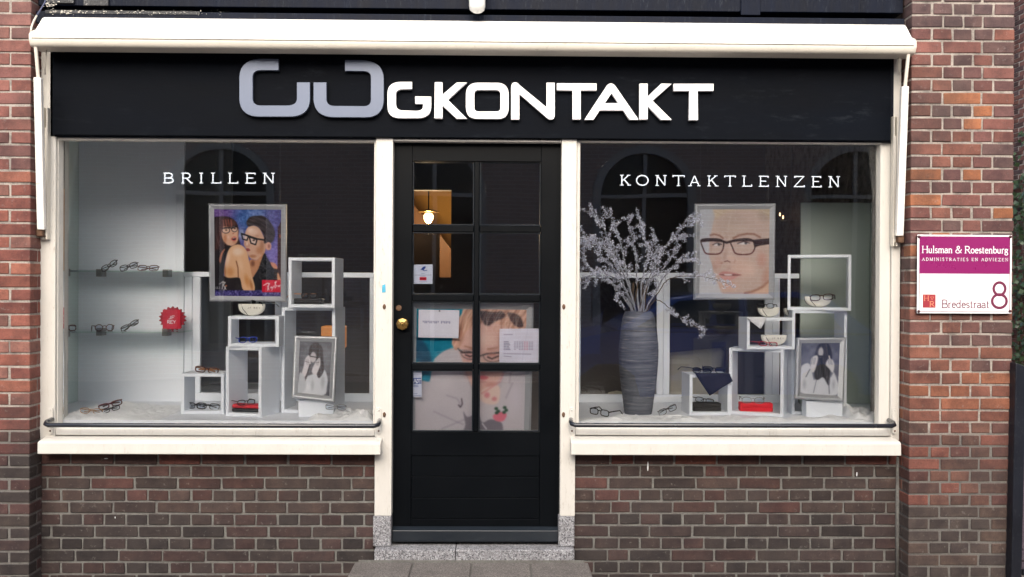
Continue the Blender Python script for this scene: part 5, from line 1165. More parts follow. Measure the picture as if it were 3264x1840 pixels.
P.line([(730, 600), (770, 616), (830, 600)], 12, (60, 44, 48), 5).line([(940, 620), (980, 636), (1040, 610)], 14, (60, 44, 48), 5).ell(980, 600, 60, 18, (198, 130, 120), .7, .8)
P.line([(720, 520), (790, 538)], 12, (170, 120, 104), 8, .8).line([(940, 545), (1030, 530)], 14, (170, 120, 104), 8, .8)
P.line([(870, 740), (915, 735)], 16, (170, 100, 96), 8, .8).poly([(850, 800), (900, 790), (950, 808), (930, 828), (890, 832)], (206, 106, 116), 5)
P.poly([(860, 950), (1040, 880), (1060, 1000), (1020, 1060), (900, 1040)], (232, 206, 196), 8).ell(940, 975, 40, 40, (220, 130, 140), .7, .8).ell(1010, 1010, 36, 30, (216, 120, 130), .7, .7).line([(890, 960), (1060, 850), (1090, 770)], 16, (220, 150, 150), 8, .7)
P.poly([(720, 1130), (760, 1180), (860, 1150), (900, 1230), (980, 1200), (1080, 1230), (1100, 1300), (1110, 1340), (750, 1340), (740, 1250)], (128, 122, 134), 6).poly([(1000, 1170), (1060, 1130), (1130, 1150), (1100, 1215), (1030, 1215)], (226, 120, 140), 6)
for (x, y) in ((1030, 1100), (1050, 1125), (1035, 1140), (1110, 1090), (1125, 1115), (1105, 1135)): P.ell(x, y, 22, 18, (52, 88, 66), .4)
P.line([(700, 1010), (708, 1060), (690, 1090), (672, 1068)], 10, (74, 64, 74), 4).line([(900, 1240), (940, 1290)], 12, (220, 216, 224), 4)
P.sheet('print', *[q + n * k for q in ins], M['ink_print'], pC)
MB().box(pC.location.x - 0.08, pC.location.x + 0.08, 0.112, 0.19, -0.01, pC.location.z + 0.02).build('stand', M['darkroom'], pC)

# --- black and white portraits
def bw(label, cr, quad, inner, Y, seed, lean, draw):
    q = [cr(a, b, Y + (0.0 if i > 1 else lean)) for i, (a, b) in enumerate(quad)]
    t = thing('framed_portrait', label, 'portrait', tuple((q[2] + q[3]) / 2), 'black and white portraits')
    ins, n = frame_ring(t, q, 0.030, 0.010, 0.011)
    P = Print(*inner, 120, (118, 120, 132)); draw(P); P.sheet('print', *[v + n * k for v in ins], M['ink_print'], t)
def mat_(P, x0, y0, x1, y1): 
    d = np.minimum(np.minimum(P.X - x0, x1 - P.X), np.minimum(P.Y - y0, y1 - P.Y)); P.put((d < 8) * 1.0, (228, 232, 238))
def d1(P):
    P.dens = .95; P.grad((96, 98, 108), (84, 86, 96)).mottle(40, 12).ell(1400, 400, 120, 160, (140, 142, 150), .9, .6)
    P.poly([(1170, 740), (1175, 640), (1220, 600), (1300, 560), (1390, 510), (1430, 580), (1430, 660), (1400, 740)], (206, 210, 218), 6).ell(1250, 680, 60, 60, (226, 228, 234), .9, .8)
    P.poly([(1255, 340), (1280, 290), (1325, 275), (1370, 320), (1385, 420), (1395, 520), (1360, 590), (1335, 560), (1330, 450), (1280, 430), (1262, 480), (1250, 580), (1225, 640), (1235, 520), (1258, 430)], (50, 47, 55), 5).streak([(1255, 340), (1280, 290), (1325, 275), (1370, 320), (1385, 420), (1395, 520), (1360, 590), (1335, 560), (1330, 450), (1280, 430)], 24, 86, 5)
    P.ell(1295, 410, 34, 60, (196, 190, 196), .4).line([(1262, 402), (1325, 408)], 9, (50, 48, 54), 3).poly([(1215, 490), (1225, 430), (1255, 395), (1275, 440), (1265, 520), (1225, 600), (1190, 620)], (212, 206, 212), 5).poly([(1290, 520), (1330, 430), (1355, 415), (1360, 480), (1330, 560), (1300, 560)], (216, 212, 218), 5)
    for x in (1232, 1242, 1252): P.line([(x, 430), (x + 10, 480)], 3, (120, 116, 124), 2, .8)
    for x in (1332, 1342, 1350): P.line([(x, 425), (x - 8, 480)], 3, (120, 116, 124), 2, .8)
    P.ell(1390, 620, 30, 90, (150, 154, 164), .9, .6).ell(1300, 660, 24, 80, (160, 164, 174), .9, .6)
    P.line([(1225, 450), (1262, 460)], 4, (90, 86, 92), 2).line([(1320, 460), (1350, 452)], 4, (90, 86, 92), 2).line([(1225, 640), (1250, 560), (1270, 480)], 12, (60, 56, 64), 5)
    P.poly([(1180, 560), (1230, 600), (1240, 700), (1175, 740)], (188, 192, 200), 8)
def d2(P):
    P.dens = .95; P.grad((92, 96, 116), (104, 108, 128)).mottle(36, 12)
    P.poly([(598, 700), (610, 650), (665, 640), (700, 760), (720, 730), (820, 740), (850, 700), (880, 865), (598, 865)], (202, 206, 216), 6)
    P.poly([(715, 510), (740, 478), (800, 480), (830, 570), (820, 700), (815, 800), (770, 740), (730, 760), (705, 740), (700, 600)], (44, 44, 54), 5).streak([(715, 510), (740, 478), (800, 480), (830, 570), (820, 700), (815, 800), (770, 740), (730, 760), (700, 600)], 22, 88, 6)
    P.ell(745, 545, 26, 50, (186, 186, 196), .5).line([(720, 575), (812, 580)], 12, (42, 42, 50), 4).poly([(672, 640), (680, 590), (715, 570), (725, 600), (705, 690), (680, 700)], (208, 208, 216), 5).poly([(785, 640), (800, 600), (830, 600), (850, 640), (840, 700), (810, 670)], (210, 210, 218), 5).line([(808, 575), (820, 620)], 10, (210, 210, 218), 4)
    for x in (800, 812, 822): P.line([(x, 600), (x + 12, 640)], 4, (110, 112, 124), 3, .8)
    for x in (686, 698, 708): P.line([(x, 590), (x - 8, 640)], 4, (110, 112, 124), 3, .8)
    P.ell(630, 800, 24, 60, (150, 154, 168), .9, .6).ell(850, 790, 20, 60, (150, 154, 168), .9, .6)
    P.line([(640, 740), (668, 680)], 8, (120, 122, 136), 5).line([(700, 860), (720, 760)], 6, (130, 132, 146), 4).line([(820, 860), (812, 760)], 7, (110, 112, 126), 4)
bw('tilted silver framed black and white portrait in the BRILLEN window', crop(550, 1000, 0.34443), [(1130, 203), (1531, 216), (1500, 822), (1105, 778)], (1170, 265, 1457, 742), 0.175, 1, 0.09, d1)
bw('silver framed black and white portrait in the KONTAKTLENZEN window', crop(2300, 900, 0.4132), [(574, 430), (957, 426), (936, 922), (562, 898)], (598, 472, 886, 874), 0.20, 2, 0.09, d2)

# ------------------------------------------------------------------ papers and stickers on the glass of the door
YG = YD + 0.0375
def paper(label, corners, cr, n, bg, draw, cat='notice', name='paper_notice', dy=0.0, y=None):
    yy = (YG if y is None else y) + dy; q = [cr(a, b, yy) for a, b in corners]
    t = thing(name, label, cat, tuple((q[0] + q[2]) / 2)); xs = [c[0] for c in corners]; ys = [c[1] for c in corners]
    P = Print(min(xs), min(ys), max(xs), max(ys), n, bg); P.soft = 1; draw(P); o = P.sheet('sheet', *q, M['ink_paper'], t)
    mo = o.modifiers.new('thickness', 'SOLIDIFY'); mo.thickness = 0.0004
def dp1(P):
    P.mottle(8, 30)
    for i in range(17):
        if i in (10,): continue
        P.line([(345 + i * 15.5, 275), (345 + i * 15.5, 290 if i % 3 else 282)], 9, (110, 110, 150), 3, .75)
    P.ell(495, 176, 10, 8, (60, 60, 70), .5)
def dp2(P):
    P.mottle(14, 24)
    P.line([(1092, 396), (1170, 396)], 8, (130, 130, 160), 4, .6)
    for j in range(6):
        P.line([(1093, 465 + j * 15), (1133 + (j * 7) % 18, 465 + j * 15)], 7, (80, 76, 110), 4, .7)
        for i in range(8): P.line([(1188 + i * 23, 467 + j * 14), (1200 + i * 23, 467 + j * 14)], 7, (190, 90, 120) if i in (4, 5) else (110, 106, 140), 4, .6 if (i, j) != (1, 5) else 0)
    P.line([(1092, 580), (1345, 580)], 8, (120, 118, 150), 5, .6).line([(1092, 603), (1160, 608)], 8, (120, 118, 150), 5, .6).line([(1310, 350), (1260, 670)], 4, (190, 190, 214), 3, .6).line([(1060, 640), (1120, 500)], 10, (206, 206, 226), 8, .5)
paper('landscape white notice with one line of text in the door pane', [(303, 166), (681, 172), (672, 431), (299, 424)], cC, 90, (226, 226, 240), dp1)
paper('crumpled white sheet with opening hours in the door pane', [(1051, 345), (1424, 341), (1419, 684), (1049, 672)], cC, 110, (222, 221, 238), dp2)
def dp3(P):
    P.line([(240, 1105), (382, 1105)], 1, (200, 150, 160), 2, .4)
    P.poly([(272, 1103), (353, 1103), (353, 1156), (272, 1156)], (206, 212, 232), 2, False).poly([(292, 1135), (312, 1112), (332, 1106), (334, 1118), (318, 1138)], (34, 60, 140), 3, False).line([(310, 1136), (322, 1144), (345, 1140)], 5, (60, 84, 150), 3)
    for y_, a, b in ((1168, 298, 326), (1180, 244, 380), (1190, 292, 330), (1238, 280, 345)): P.line([(a, y_), (b, y_)], 4, (120, 116, 150), 3, .6)
    P.poly([(284, 1198), (341, 1198), (341, 1224), (284, 1224)], (206, 30, 52), 2, False).line([(290, 1210), (334, 1212)], 7, (90, 16, 30), 3, .7)
paper('white camera surveillance sticker with a red box in the door pane', [(231, 1092), (393, 1091), (393, 1255), (231, 1255)], crop(1230, 430, 0.3788), 90, (210, 218, 238), dp3, 'sticker', 'surveillance_sticker', -0.001)
def dp4(P):
    P.line([(250, 768), (320, 768)], 4, (110, 120, 160), 3, .6).poly([(252, 800), (326, 800), (326, 852), (252, 852)], (28, 58, 150), 2, False)
    P.line([(258, 845), (270, 810), (282, 845)], 8, (245, 246, 250), 3).line([(262, 834), (280, 834)], 5, (245, 246, 250), 2).line([(288, 811), (288, 844), (298, 842), (303, 828), (298, 812), (288, 811)], 7, (245, 246, 250), 3).line([(306, 813), (324, 813)], 7, (245, 246, 250), 3).line([(315, 813), (315, 846)], 8, (245, 246, 250), 3)
    for y_, b in ((864, 300), (872, 292), (880, 302), (944, 290), (962, 320)): P.line([(256, y_), (b, y_)], 5, (90, 110, 170), 3, .6)
paper('narrow white and blue ADT alarm sticker in the lowest left door pane', [(247, 738), (332, 738), (332, 976), (247, 976)], cC, 60, (214, 220, 240), dp4, 'sticker', 'alarm_sticker', -0.001)

# ------------------------------------------------------------------ vase and frosted branches
YV = 0.36; vc = at(2034, 1318, YV); S = (YV + 4.5) / FPX
def vz(py): return Z(py, YV, 2034) 
prof = []; cen = 2034
for py, hw in ((1318, 43), (1306, 45), (1280, 48), (1240, 54), (1200, 59), (1160, 62), (1130, 63.3), (1100, 62.5), (1060, 59), (1030, 55), (1010, 50), (1000, 46.5), (993, 42)): prof.append((hw * S, vz(py)))
pp = []
for i in range(len(prof) - 1):
    for j in range(12):
        f = j / 12; pp.append((prof[i][0] * (1 - f) + prof[i + 1][0] * f, prof[i][1] * (1 - f) + prof[i + 1][1] * f))
pp.append(prof[-1]); zb_ = pp[0][1]
b = MB(); rv = random.Random(4)
ppp = [(max(0.01, r_ + rv.uniform(-0.0008, 0.0008)), z_ - zb_) for r_, z_ in pp]; ppp = [(0.0, 0.0)] + ppp + [(ppp[-1][0] - 0.008, ppp[-1][1] + 0.001), (ppp[-1][0] - 0.01, ppp[-1][1] - 0.05), (0, ppp[-1][1] - 0.06)]
b.lathe(ppp, (0, 0, 0), 40)
m, t, bs = nt('striated_grey_glaze'); tc = N(t, 'ShaderNodeTexCoord'); mp = N(t, 'ShaderNodeMapping'); mp.inputs['Scale'].default_value = (3.5, 3.5, 60); t.links.new(tc.outputs['Object'], mp.inputs[0])
n1 = N(t, 'ShaderNodeTexNoise', Scale=1.0, Detail=7.0, Roughness=0.7); t.links.new(mp.outputs[0], n1.inputs['Vector'])
mp2 = N(t, 'ShaderNodeMapping'); mp2.inputs['Scale'].default_value = (9, 9, 260); t.links.new(tc.outputs['Object'], mp2.inputs[0])
n2 = N(t, 'ShaderNodeTexNoise', Scale=1.0, Detail=5.0); t.links.new(mp2.outputs[0], n2.inputs['Vector'])
c_ = mixc(t, ramp(t, n1.outputs['Fac'], 0.36, 0.64), lin((72, 76, 86)), lin((122, 126, 136))); c_ = mixc(t, ramp(t, n2.outputs['Fac'], 0.60, 0.75, 0, 0.8), c_, lin((178, 174, 172))); c_ = mixc(t, ramp(t, n2.outputs['Fac'], 0.30, 0.40, 0.7, 0), c_, lin((48, 50, 60)))
t.links.new(c_, bs.inputs['Base Color']); bs.inputs['Roughness'].default_value = 0.6
bp = N(t, 'ShaderNodeBump', Strength=0.6, Distance=0.003); t.links.new(n2.outputs['Fac'], bp.inputs['Height']); t.links.new(bp.outputs[0], bs.inputs['Normal'])
vase = thing('floor_vase', 'tall ribbed grey vase holding frosted branches in the right window', 'vase', (vc.x, YV, FLZ)); b.build('body', m, vase, local=True)

rb = random.Random(17); stems = MB(); frost = MB(); blos = MB()
def chip(c, s, mbx):
    n = Vector((rb.gauss(0, 1), rb.gauss(0, 1) - 0.5, rb.gauss(0, 1))).normalized(); u = n.orthogonal().normalized(); v = n.cross(u); a = rb.uniform(0, 6.28); u, v = u * math.cos(a) + v * math.sin(a), v * math.cos(a) - u * math.sin(a)
    e = s * rb.uniform(.6, 1.2)
    q = [mbx.bm.verts.new(c + u * s), mbx.bm.verts.new(c + v * e + n * s * .4), mbx.bm.verts.new(c - u * s), mbx.bm.verts.new(c - v * e + n * s * .4)]
    mbx.bm.faces.new([q[0], q[1], q[2]]); mbx.bm.faces.new([q[0], q[2], q[3]])
def cluster(c, rad, n, s=0.0032):
    for _ in range(n):
        d = Vector((rb.gauss(0, 1), rb.gauss(0, 1), rb.gauss(0, 1))) * rad * .5; chip(c + d, s * rb.uniform(.7, 1.5), blos)
def branch(pts, r0, r1, dens, frosted=True):
    """pts: (px, py, Y)"""
    P = [at(a, b, y) for a, b, y in pts]; Q = []
    for i in range(len(P) - 1):
        a, b_, c, d = P[max(i - 1, 0)], P[i], P[i + 1], P[min(i + 2, len(P) - 1)]
        for j in range(5):
            t = j / 5; Q.append(0.5 * (2 * b_ + (c - a) * t + (2 * a - 5 * b_ + 4 * c - d) * t * t + (3 * b_ - a - 3 * c + d) * t ** 3) + Vector((rb.gauss(0, .0022), rb.gauss(0, .0022), rb.gauss(0, .0022))))
    Q.append(P[-1]); m = len(Q)
    rs = [r0 + (r1 - r0) * i / (m - 1) for i in range(m)]
    (frost if frosted else stems).tube(Q, [r * rb.uniform(.8, 1.35) if frosted else r for r in rs], 6)
    return Q
def twigs(Q, start, n, ln, s):
    for k_ in range(n):
        f = start + (1 - start) * (k_ + rb.random()) / n; i = min(int(f * (len(Q) - 1)), len(Q) - 2); p = Q[i]; d = (Q[i + 1] - Q[i]).normalized()
        w_ = (d + Vector((rb.gauss(0, .8), rb.gauss(0, .6), rb.gauss(0, .8)))).normalized(); L = ln * rb.uniform(.5, 1.2)
        pts = [p, p + w_ * L * .5 + Vector((0, 0, rb.gauss(0, .004))), p + w_ * L]
        frost.tube(pts, [.0015, .0011, .0006], 5)
        for q in (0.4, .65, .85, 1.0): cluster(p + w_ * L * q, .011, int(13 * s))
        cluster(p, .010, int(6 * s))
fan = [[(2022, 1000, .36), (1990, 915, .34), (1965, 840, .32), (1940, 760, .30), (1905, 700, .28), (1872, 676, .27)],
       [(2026, 1000, .36), (2000, 900, .33), (1950, 850, .28), (1900, 800, .22), (1855, 735, .18)],
       [(2028, 1000, .36), (2010, 930, .34), (1985, 800, .36), (1962, 720, .38), (1938, 668, .40)],
       [(2036, 1000, .36), (2030, 900, .38), (2025, 810, .40), (2010, 740, .42), (2002, 692, .42)],
       [(2040, 1000, .36), (2046, 900, .36), (2064, 810, .34), (2050, 750, .32), (2040, 690, .30)],
       [(2044, 1000, .36), (2062, 905, .34), (2100, 820, .32), (2150, 750, .30), (2196, 700, .28), (2240, 706, .27)],
       [(2048, 1000, .36), (2070, 900, .38), (2110, 860, .40), (2150, 800, .40), (2165, 760, .40), (2192, 752, .40)],
       [(2030, 1000, .36), (1985, 910, .30), (1930, 870, .26), (1880, 860, .24), (1858, 800, .22)],
       [(2024, 1000, .36), (1975, 930, .30), (1935, 890, .28), (1890, 880, .26), (1868, 900, .25)],
       [(2034, 1000, .36), (2055, 930, .40), (2085, 870, .42), (2090, 800, .42), (2085, 750, .42)],
       [(2052, 1000, .36), (2080, 950, .34), (2120, 880, .32), (2180, 830, .30), (2212, 826, .28)],
       [(2026, 1000, .36), (2000, 880, .40), (1960, 800, .44), (1900, 760, .46), (1862, 790, .46)],
       [(2018, 1000, .36), (1995, 950, .32), (1968, 935, .30), (1965, 960, .28)],
       [(2030, 1000, .36), (1992, 880, .26), (1935, 800, .22), (1880, 765, .2), (1850, 770, .19)]]
for i, f in enumerate(fan):
    Q = branch(f, 0.0042, 0.0012, 1); twigs(Q, .28 if i != 12 else .6, 19 if i != 12 else 5, .055, .75)
    for j in range(int(len(Q) * .3), len(Q)): cluster(Q[j], .009, 3)
for f in ([(2058, 1000, .35), (2090, 950, .32), (2115, 905, .28), (2150, 884, .24), (2220, 882, .2), (2280, 890, .18), (2330, 910, .17)], [(2066, 985, .35), (2092, 958, .30), (2120, 970, .26), (2150, 1000, .22), (2200, 1030, .19), (2255, 1068, .17)]):
    Q = branch(f, 0.003, 0.0012, 1, False); twigs(Q, .5, 20, .036, .5); 
for i in range(6):
    a = 2004 + i * 11; stems.tube([at(a, 1010, YV), at(a + rb.uniform(-14, 14), 950, YV), at(a + rb.uniform(-24, 24), 900, YV)], .0032, 6)
br = thing('frosted_branches', 'silver frosted blossom branches standing in the tall grey vase', 'branches', (vc.x, YV, vz(1000)))
stems.build('bare_stems', M['stem'], br); frost.build('frosted_stems', paint('frosted_twig', lin((158, 160, 170)), 0.8, 0.2, 60, 0.6, 120), br); blos.build('blossoms', M['blossom'], br, kind='stuff')
# ------------------------------------------------------------------ deeper in the shop
ch = thing('shop_chair', 'cream leather swivel chair seen through the right window', 'chair', (X(2225, 1.5), 1.5, -0.01))
A, B_, C_, D_ = at(2128, 1125, 1.45), at(2312, 1107, 1.50), at(2296, 1262, 1.42), at(2120, 1290, 1.40)
def cushion(mb, q, th, n=10):
    g = []
    for s in (1, -1):
        rows = []
        for j in range(n + 1):
            row = []
            for i in range(n + 1):
                u, v = i / n, j / n; p = q[0] * (1 - u) * (1 - v) + q[1] * u * (1 - v) + q[2] * u * v + q[3] * (1 - u) * v
                k = (1 - (2 * u - 1) ** 6) * (1 - (2 * v - 1) ** 6); row.append(mb.bm.verts.new(p + Vector((0, -s * th / 2 * k ** .4, 0))))
            rows.append(row)
        for r_, s_ in zip(rows, rows[1:]):
            for i in range(n): mb.bm.faces.new([r_[i], r_[i + 1], s_[i + 1], s_[i]])
    return mb
cushion(MB(), [A, B_, C_, D_], 0.09).build('backrest', M['leather'], ch, smooth=True)
bx = (A + B_) / 2; MB().box(bx.x - .22, bx.x + .22, 1.28, 1.70, 0.42, 0.50).build('seat', M['leather'], ch, bevel=0.03, seg=3)
MB().tube([(bx.x, 1.5, 0.42), (bx.x, 1.5, 0.06)], .025, 12).build('column', M['clip'], ch)
for i in range(5):
    a = 2 * math.pi * i / 5; MB().tube([(bx.x, 1.5, .08), (bx.x + .27 * math.cos(a), 1.5 + .27 * math.sin(a), .04)], [.018, .012], 8).build('foot', M['clip'], ch)
c = at(1966, 1250, 1.1); tag(MB().lathe([(0, -.0), (.06, 0.0), (.075, .08), (.075, .40), (.055, .47), (.0, .485)], (c.x, 1.1, c.z - .475), 24).build('cream_pouffe', M['leather'], smooth=True), 'rounded cream cushion top just visible left of the grey vase foot', 'pouffe')
MB().box(-0.3, 0.3, -0.25, 0.25, 0, 0.02)
dk = thing('shop_counter', 'grey counter edge glimpsed low behind the left display', 'counter', (X(850, 2.0), 2.0, -0.01))
MB().box(X(640, 2.0), X(1000, 2.0), 1.9, 2.3, Z(1262, 1.9, 850), Z(1240, 1.9, 850)).build('top', M['offwhite'], dk, bevel=0.004)
MB().box(X(660, 2.0), X(980, 2.0), 1.95, 2.25, -0.01, Z(1262, 1.9, 850) - 0.001).build('body', M['greyroom'], dk)
ls = thing('table_lamp', 'square orange lampshade seen behind the right box of the left window', 'lamp', (X(1057, 1.5), 1.5, -0.01))
q0, q1 = at(1023, 1112, 1.5), at(1093, 1041, 1.5)
MB().box(q0.x, q1.x, 1.5, 1.5 + q1.x - q0.x, q0.z, q1.z).build('shade', emit_mat('lit_orange_shade', lin((220, 140, 70)), 0.35), ls, bevel=0.003)
MB().tube([((q0.x + q1.x) / 2, 1.56, q0.z - .0005), ((q0.x + q1.x) / 2, 1.56, 0.01)], .012, 8).build('stand', M['clip'], ls)
MB().lathe([(.12, 0), (.12, .015), (0, .02)], ((q0.x + q1.x) / 2, 1.56, -.01), 20).build('base', M['clip'], ls)
# pendant lamp behind the door
YLp = 3.75; c = at(1366, 692, YLp)
pd = thing('pendant_lamp', 'lit pendant bulb under a small shade, seen through the top left door pane', 'lamp', tuple(c))
MB().lathe([(0, -.062), (.022, -.054), (.044, -.018), (.046, .012), (.03, .036), (.0, .04)], tuple(c), 20).build('bulb', emit_mat('lit_bulb', (1, .60, .26), 5), pd, smooth=True)
MB().lathe([(.0, .075), (.02, .072), (.10, .05), (.095, .044), (.02, .06), (0, .062)], tuple(c), 24).build('shade', M['brass'], pd, smooth=True)
MB().tube([(c.x, YLp, c.z + .07), (c.x, YLp, 2.62)], .006, 6).build('cord', M['black'], pd)
for (x, z, e, cc, sz) in ((c.x, c.z - .16, 16, (1, .72, .40), .05),):
    L = bpy.data.lights.new('bulb_light', 'POINT'); L.energy = e * 1.5; L.color = cc; L.shadow_soft_size = sz; lo = bpy.data.objects.new('bulb_light', L); COL.objects.link(lo); lo.parent = pd; lo.location = (0, 0, -.12)
cd = thing('chandelier', 'small chandelier with tiny lit bulbs right of the woman poster', 'chandelier', tuple(at(2520, 690, 2.4)))
for a, b_ in ((2486, 685), (2496, 694), (2546, 684), (2556, 682), (2551, 661)):
    p = at(a, b_, 2.4); MB().lathe([(0, -.012), (.006, -.006), (.006, .01), (0, .02)], tuple(p), 8).build('bulb', emit_mat('tiny_bulb', (1, .6, .3), 2.2) if 'tb' not in globals() else tb, cd)
p = at(2520, 700, 2.4); MB().tube([at(2486, 700, 2.4), at(2500, 706, 2.4), p, at(2545, 706, 2.4), at(2556, 698, 2.4)], .004, 6).build('arm', M['clip'], cd); MB().tube([p, (p.x, 2.4, 2.62)], .004, 6).build('chain', M['clip'], cd)

# ------------------------------------------------------------------ alley at the right: neighbour wall, ivy, post, clinkers
XN = 6.8
nb_ = thing('neighbour_wall', 'tall brick wall of the next building across the alley', 'brick wall', (XN, 7.5, ZG))
MB().box(XN + 0.005, XN + 0.4, -6.0, 16.0, ZG, 7.5).build('wall', mortar_mat('neighbour_mortar', lin((190, 180, 172)), lin((150, 148, 144)), 0.0), nb_)
NP = [(132, 84, 76), (120, 80, 76), (108, 76, 74), (142, 90, 78), (110, 84, 86), (96, 70, 68)]
kk = 0; z = 2.2
while kk < 290 and z < 5.6:
    y = 6.98 + (0.11 if kk // 4 % 2 else 0.0)
    for _c in range(4):
        w_ = 0.21; me = rnd.choice(BM_S); o = bpy.data.objects.new('brick', me); COL.objects.link(o); o.parent = nb_
        o.location = (0.048 - rnd.uniform(0, .002), y - 7.5 + w_ / 2, z + .026 - ZG); o.rotation_euler = (0, 0, R(-90)); o.scale = (1, 1, .98); cc = lin(pick(NP)); o.color = (*cc, 1); kk += 1
        y += 0.22
    z += 0.0615
rest = MB()
for (ya, yb, za, zb2) in ((6.98, 7.86, ZG, 2.19), (7.98, 12.0, ZG, 6.0), (5.2, 6.95, ZG, 6.0), (-5.0, 5.1, ZG, 4.6)):
    z = za
    if ya < 0:                                                      # side of the wall outside this view: courses only
        while z < zb2: rest.box(XN - .002, XN + .02, ya, yb, z, z + .052); z += .0615
        continue
    while z < zb2:
        y = ya + (0.11 if int(round(z / .0615)) % 2 else 0.0)
        while y < yb: rest.box(XN - .002, XN + .02, y, y + .21, z, z + .052); y += .22
        z += .0615
rest.build('bricks', paint('neighbour_brick', lin((118, 80, 74)), 0.9, 0.25, 5, 0.4, 120), nb_, kind='stuff')
iv = thing('ivy', 'dark green ivy climbing the wall beyond the right pier', 'ivy', (XN - .05, 7.6, ZG))
ri = random.Random(8); lf = MB(); zt_, zb_i = Z(480, 7.6, 3245), Z(1165, 7.6, 3245)
for i in range(5200):
    z = ri.uniform(zb_i - 1.0, zt_ + .15); f = (z - zb_i) / (zt_ - zb_i)
    y = ri.uniform(6.2, 9.2); 
    if z > zt_ - .35 + .5 * noise.noise(Vector((y * 1.5, 0, 3))): 
        if ri.random() < .75: continue
    x = XN - .02 - ri.random() ** 1.5 * (.10 + .16 * (1 - f)); s = ri.uniform(.024, .046)
    n_ = Vector((-1, ri.gauss(0, .55) - .35, ri.gauss(0, .5) + .25)).normalized(); u = n_.cross(Vector((0, 0, 1))).normalized(); v = u.cross(n_); c = Vector((x, y, z)); a = ri.gauss(0, .6); u, v = u * math.cos(a) + v * math.sin(a), v * math.cos(a) - u * math.sin(a)
    P5 = [c - v * s * .9, c - v * s * .1 + u * s, c + v * s * .35 + u * s * .45, c + v * s, c + v * s * .35 - u * s * .45, c - v * s * .1 - u * s]
    vs = [lf.bm.verts.new(p) for p in P5]; lf.bm.faces.new(vs)
lf.build('leaves', M['ivy'], iv, kind='stuff')
for i in range(4): 
    y = 6.9 + i * .45; MB().tube([(XN - .02, y, ZG), (XN - .04, y + .1, .8), (XN - .02, y - .05, 1.7), (XN - .02, y + .1, zt_ - .4)], [.02, .015, .01, .004], 6).build('stem', M['stem'], iv)
yp = -0.14; t0, t1 = at(3244, 1160, yp), at(3229, 1850, yp)
gp = thing('gate_post', 'black painted leaning post at the pier corner with worn edges', 'post', (t1.x, yp, ZG))
bpm = paint('worn_black_post', lin((20, 24, 34)), 0.38, 0.3, 8, 0.3, 60, dirt=0.5, dirtcol=lin((120, 122, 120)), stretch=(1, 1, .5))
b = MB(); w2 = 17 * 4.36 / FPX
for (p, z) in ((t1, ZG), (t0, t0.z)):
    pass
dx = (t0.x - t1.x) / (t0.z - t1.z); xb0 = t1.x + dx * (ZG - t1.z)
vs = [b.bm.verts.new(q) for q in ((xb0 - w2, yp - .03, ZG), (xb0 + w2, yp - .03, ZG), (xb0 + w2, yp + .03, ZG), (xb0 - w2, yp + .03, ZG), (t0.x - w2, yp - .03, t0.z + .008), (t0.x + w2, yp - .03, t0.z - .012), (t0.x + w2, yp + .03, t0.z - .012), (t0.x - w2, yp + .03, t0.z + .008))]
for f in ((0, 1, 2, 3), (7, 6, 5, 4), (0, 4, 5, 1), (1, 5, 6, 2), (2, 6, 7, 3), (3, 7, 4, 0)): b.bm.faces.new([vs[i] for i in f])
b.build('post', bpm, gp, bevel=0.005, seg=2)
MB().box(t0.x + w2 - .004, t0.x + .5, yp + .0, yp + .02, Z(1337, yp, 3260), Z(1325, yp, 3260)).build('hinge_bar', bpm, gp)
gt = thing('alley_gate', 'dark iron bar gate just entering the frame beside the post', 'gate', (t0.x + .6, yp + .05, ZG))
for i in range(5): MB().box(t0.x + .075 + i * .12, t0.x + .087 + i * .12, yp + .03, yp + .045, ZG + .03, Z(1200, yp, 3260)).build('bar', bpm, gt)
for z in (ZG + .1, Z(1215, yp, 3260)): MB().box(t0.x + .06, t0.x + .6, yp + .046, yp + .056, z - .015, z + .015).build('rail', bpm, gt)
al = thing('alley_pavement', 'purple grey clinker paving in the alley beside the pier', 'paving', (3.4, 2, ZG)); al['kind'] = 'structure'; del al['category']
ac = 0; me = brick_mesh(0.2, 0.1, 0.06, 7); me.materials.clear(); me.materials.append(M['alley'])
y = 0.2
while y < 4.8 and ac < 290:
    x = EO + .12 + (0.1 if ac % 2 else 0) * 0
    xlo = (3236 - 1632) * (y + 4.5) / FPX + .02
    for k in range(3):
        o = bpy.data.objects.new('clinker', me); COL.objects.link(o); o.parent = al; o.location = (xlo + .1 + k * .206 + (0.1 if int(y / .106) % 2 else 0) - 3.4, y - 2, -.012 + ri.uniform(-.003, .003)); o.rotation_euler = (ri.gauss(0, .01), ri.gauss(0, .01), ri.gauss(0, .01)); ac += 1
    y += .106

# ------------------------------------------------------------------ the other side of the street (seen mirrored in the panes)
YO = -9.5
ob = thing('opposite_house', 'brown brick house across the street with tall round arched windows', 'house', (0, YO, ZG))
mO, t, bs = nt('opposite_brick'); geo = N(t, 'ShaderNodeNewGeometry'); mp = N(t, 'ShaderNodeMapping'); mp.inputs['Rotation'].default_value = (R(90), 0, 0); t.links.new(geo.outputs['Position'], mp.inputs[0])
bk = N(t, 'ShaderNodeTexBrick', Scale=1.0); bk.inputs['Brick Width'].default_value = .22; bk.inputs['Row Height'].default_value = .062; bk.inputs['Mortar Size'].default_value = .006
bk.inputs['Color1'].default_value = (*lin((214, 184, 168)), 1); bk.inputs['Color2'].default_value = (*lin((190, 164, 152)), 1); bk.inputs['Mortar'].default_value = (*lin((226, 220, 214)), 1)
t.links.new(mp.outputs[0], bk.inputs['Vector']); t.links.new(bk.outputs['Color'], bs.inputs['Base Color']); bs.inputs['Roughness'].default_value = .9
cxs = [ (p - 1632 + 37) * 14 / FPX for p in (20, 700, 1380, 2057, 2740, 3420)]; hw = .83; zs_, za = 2.75, 3.58
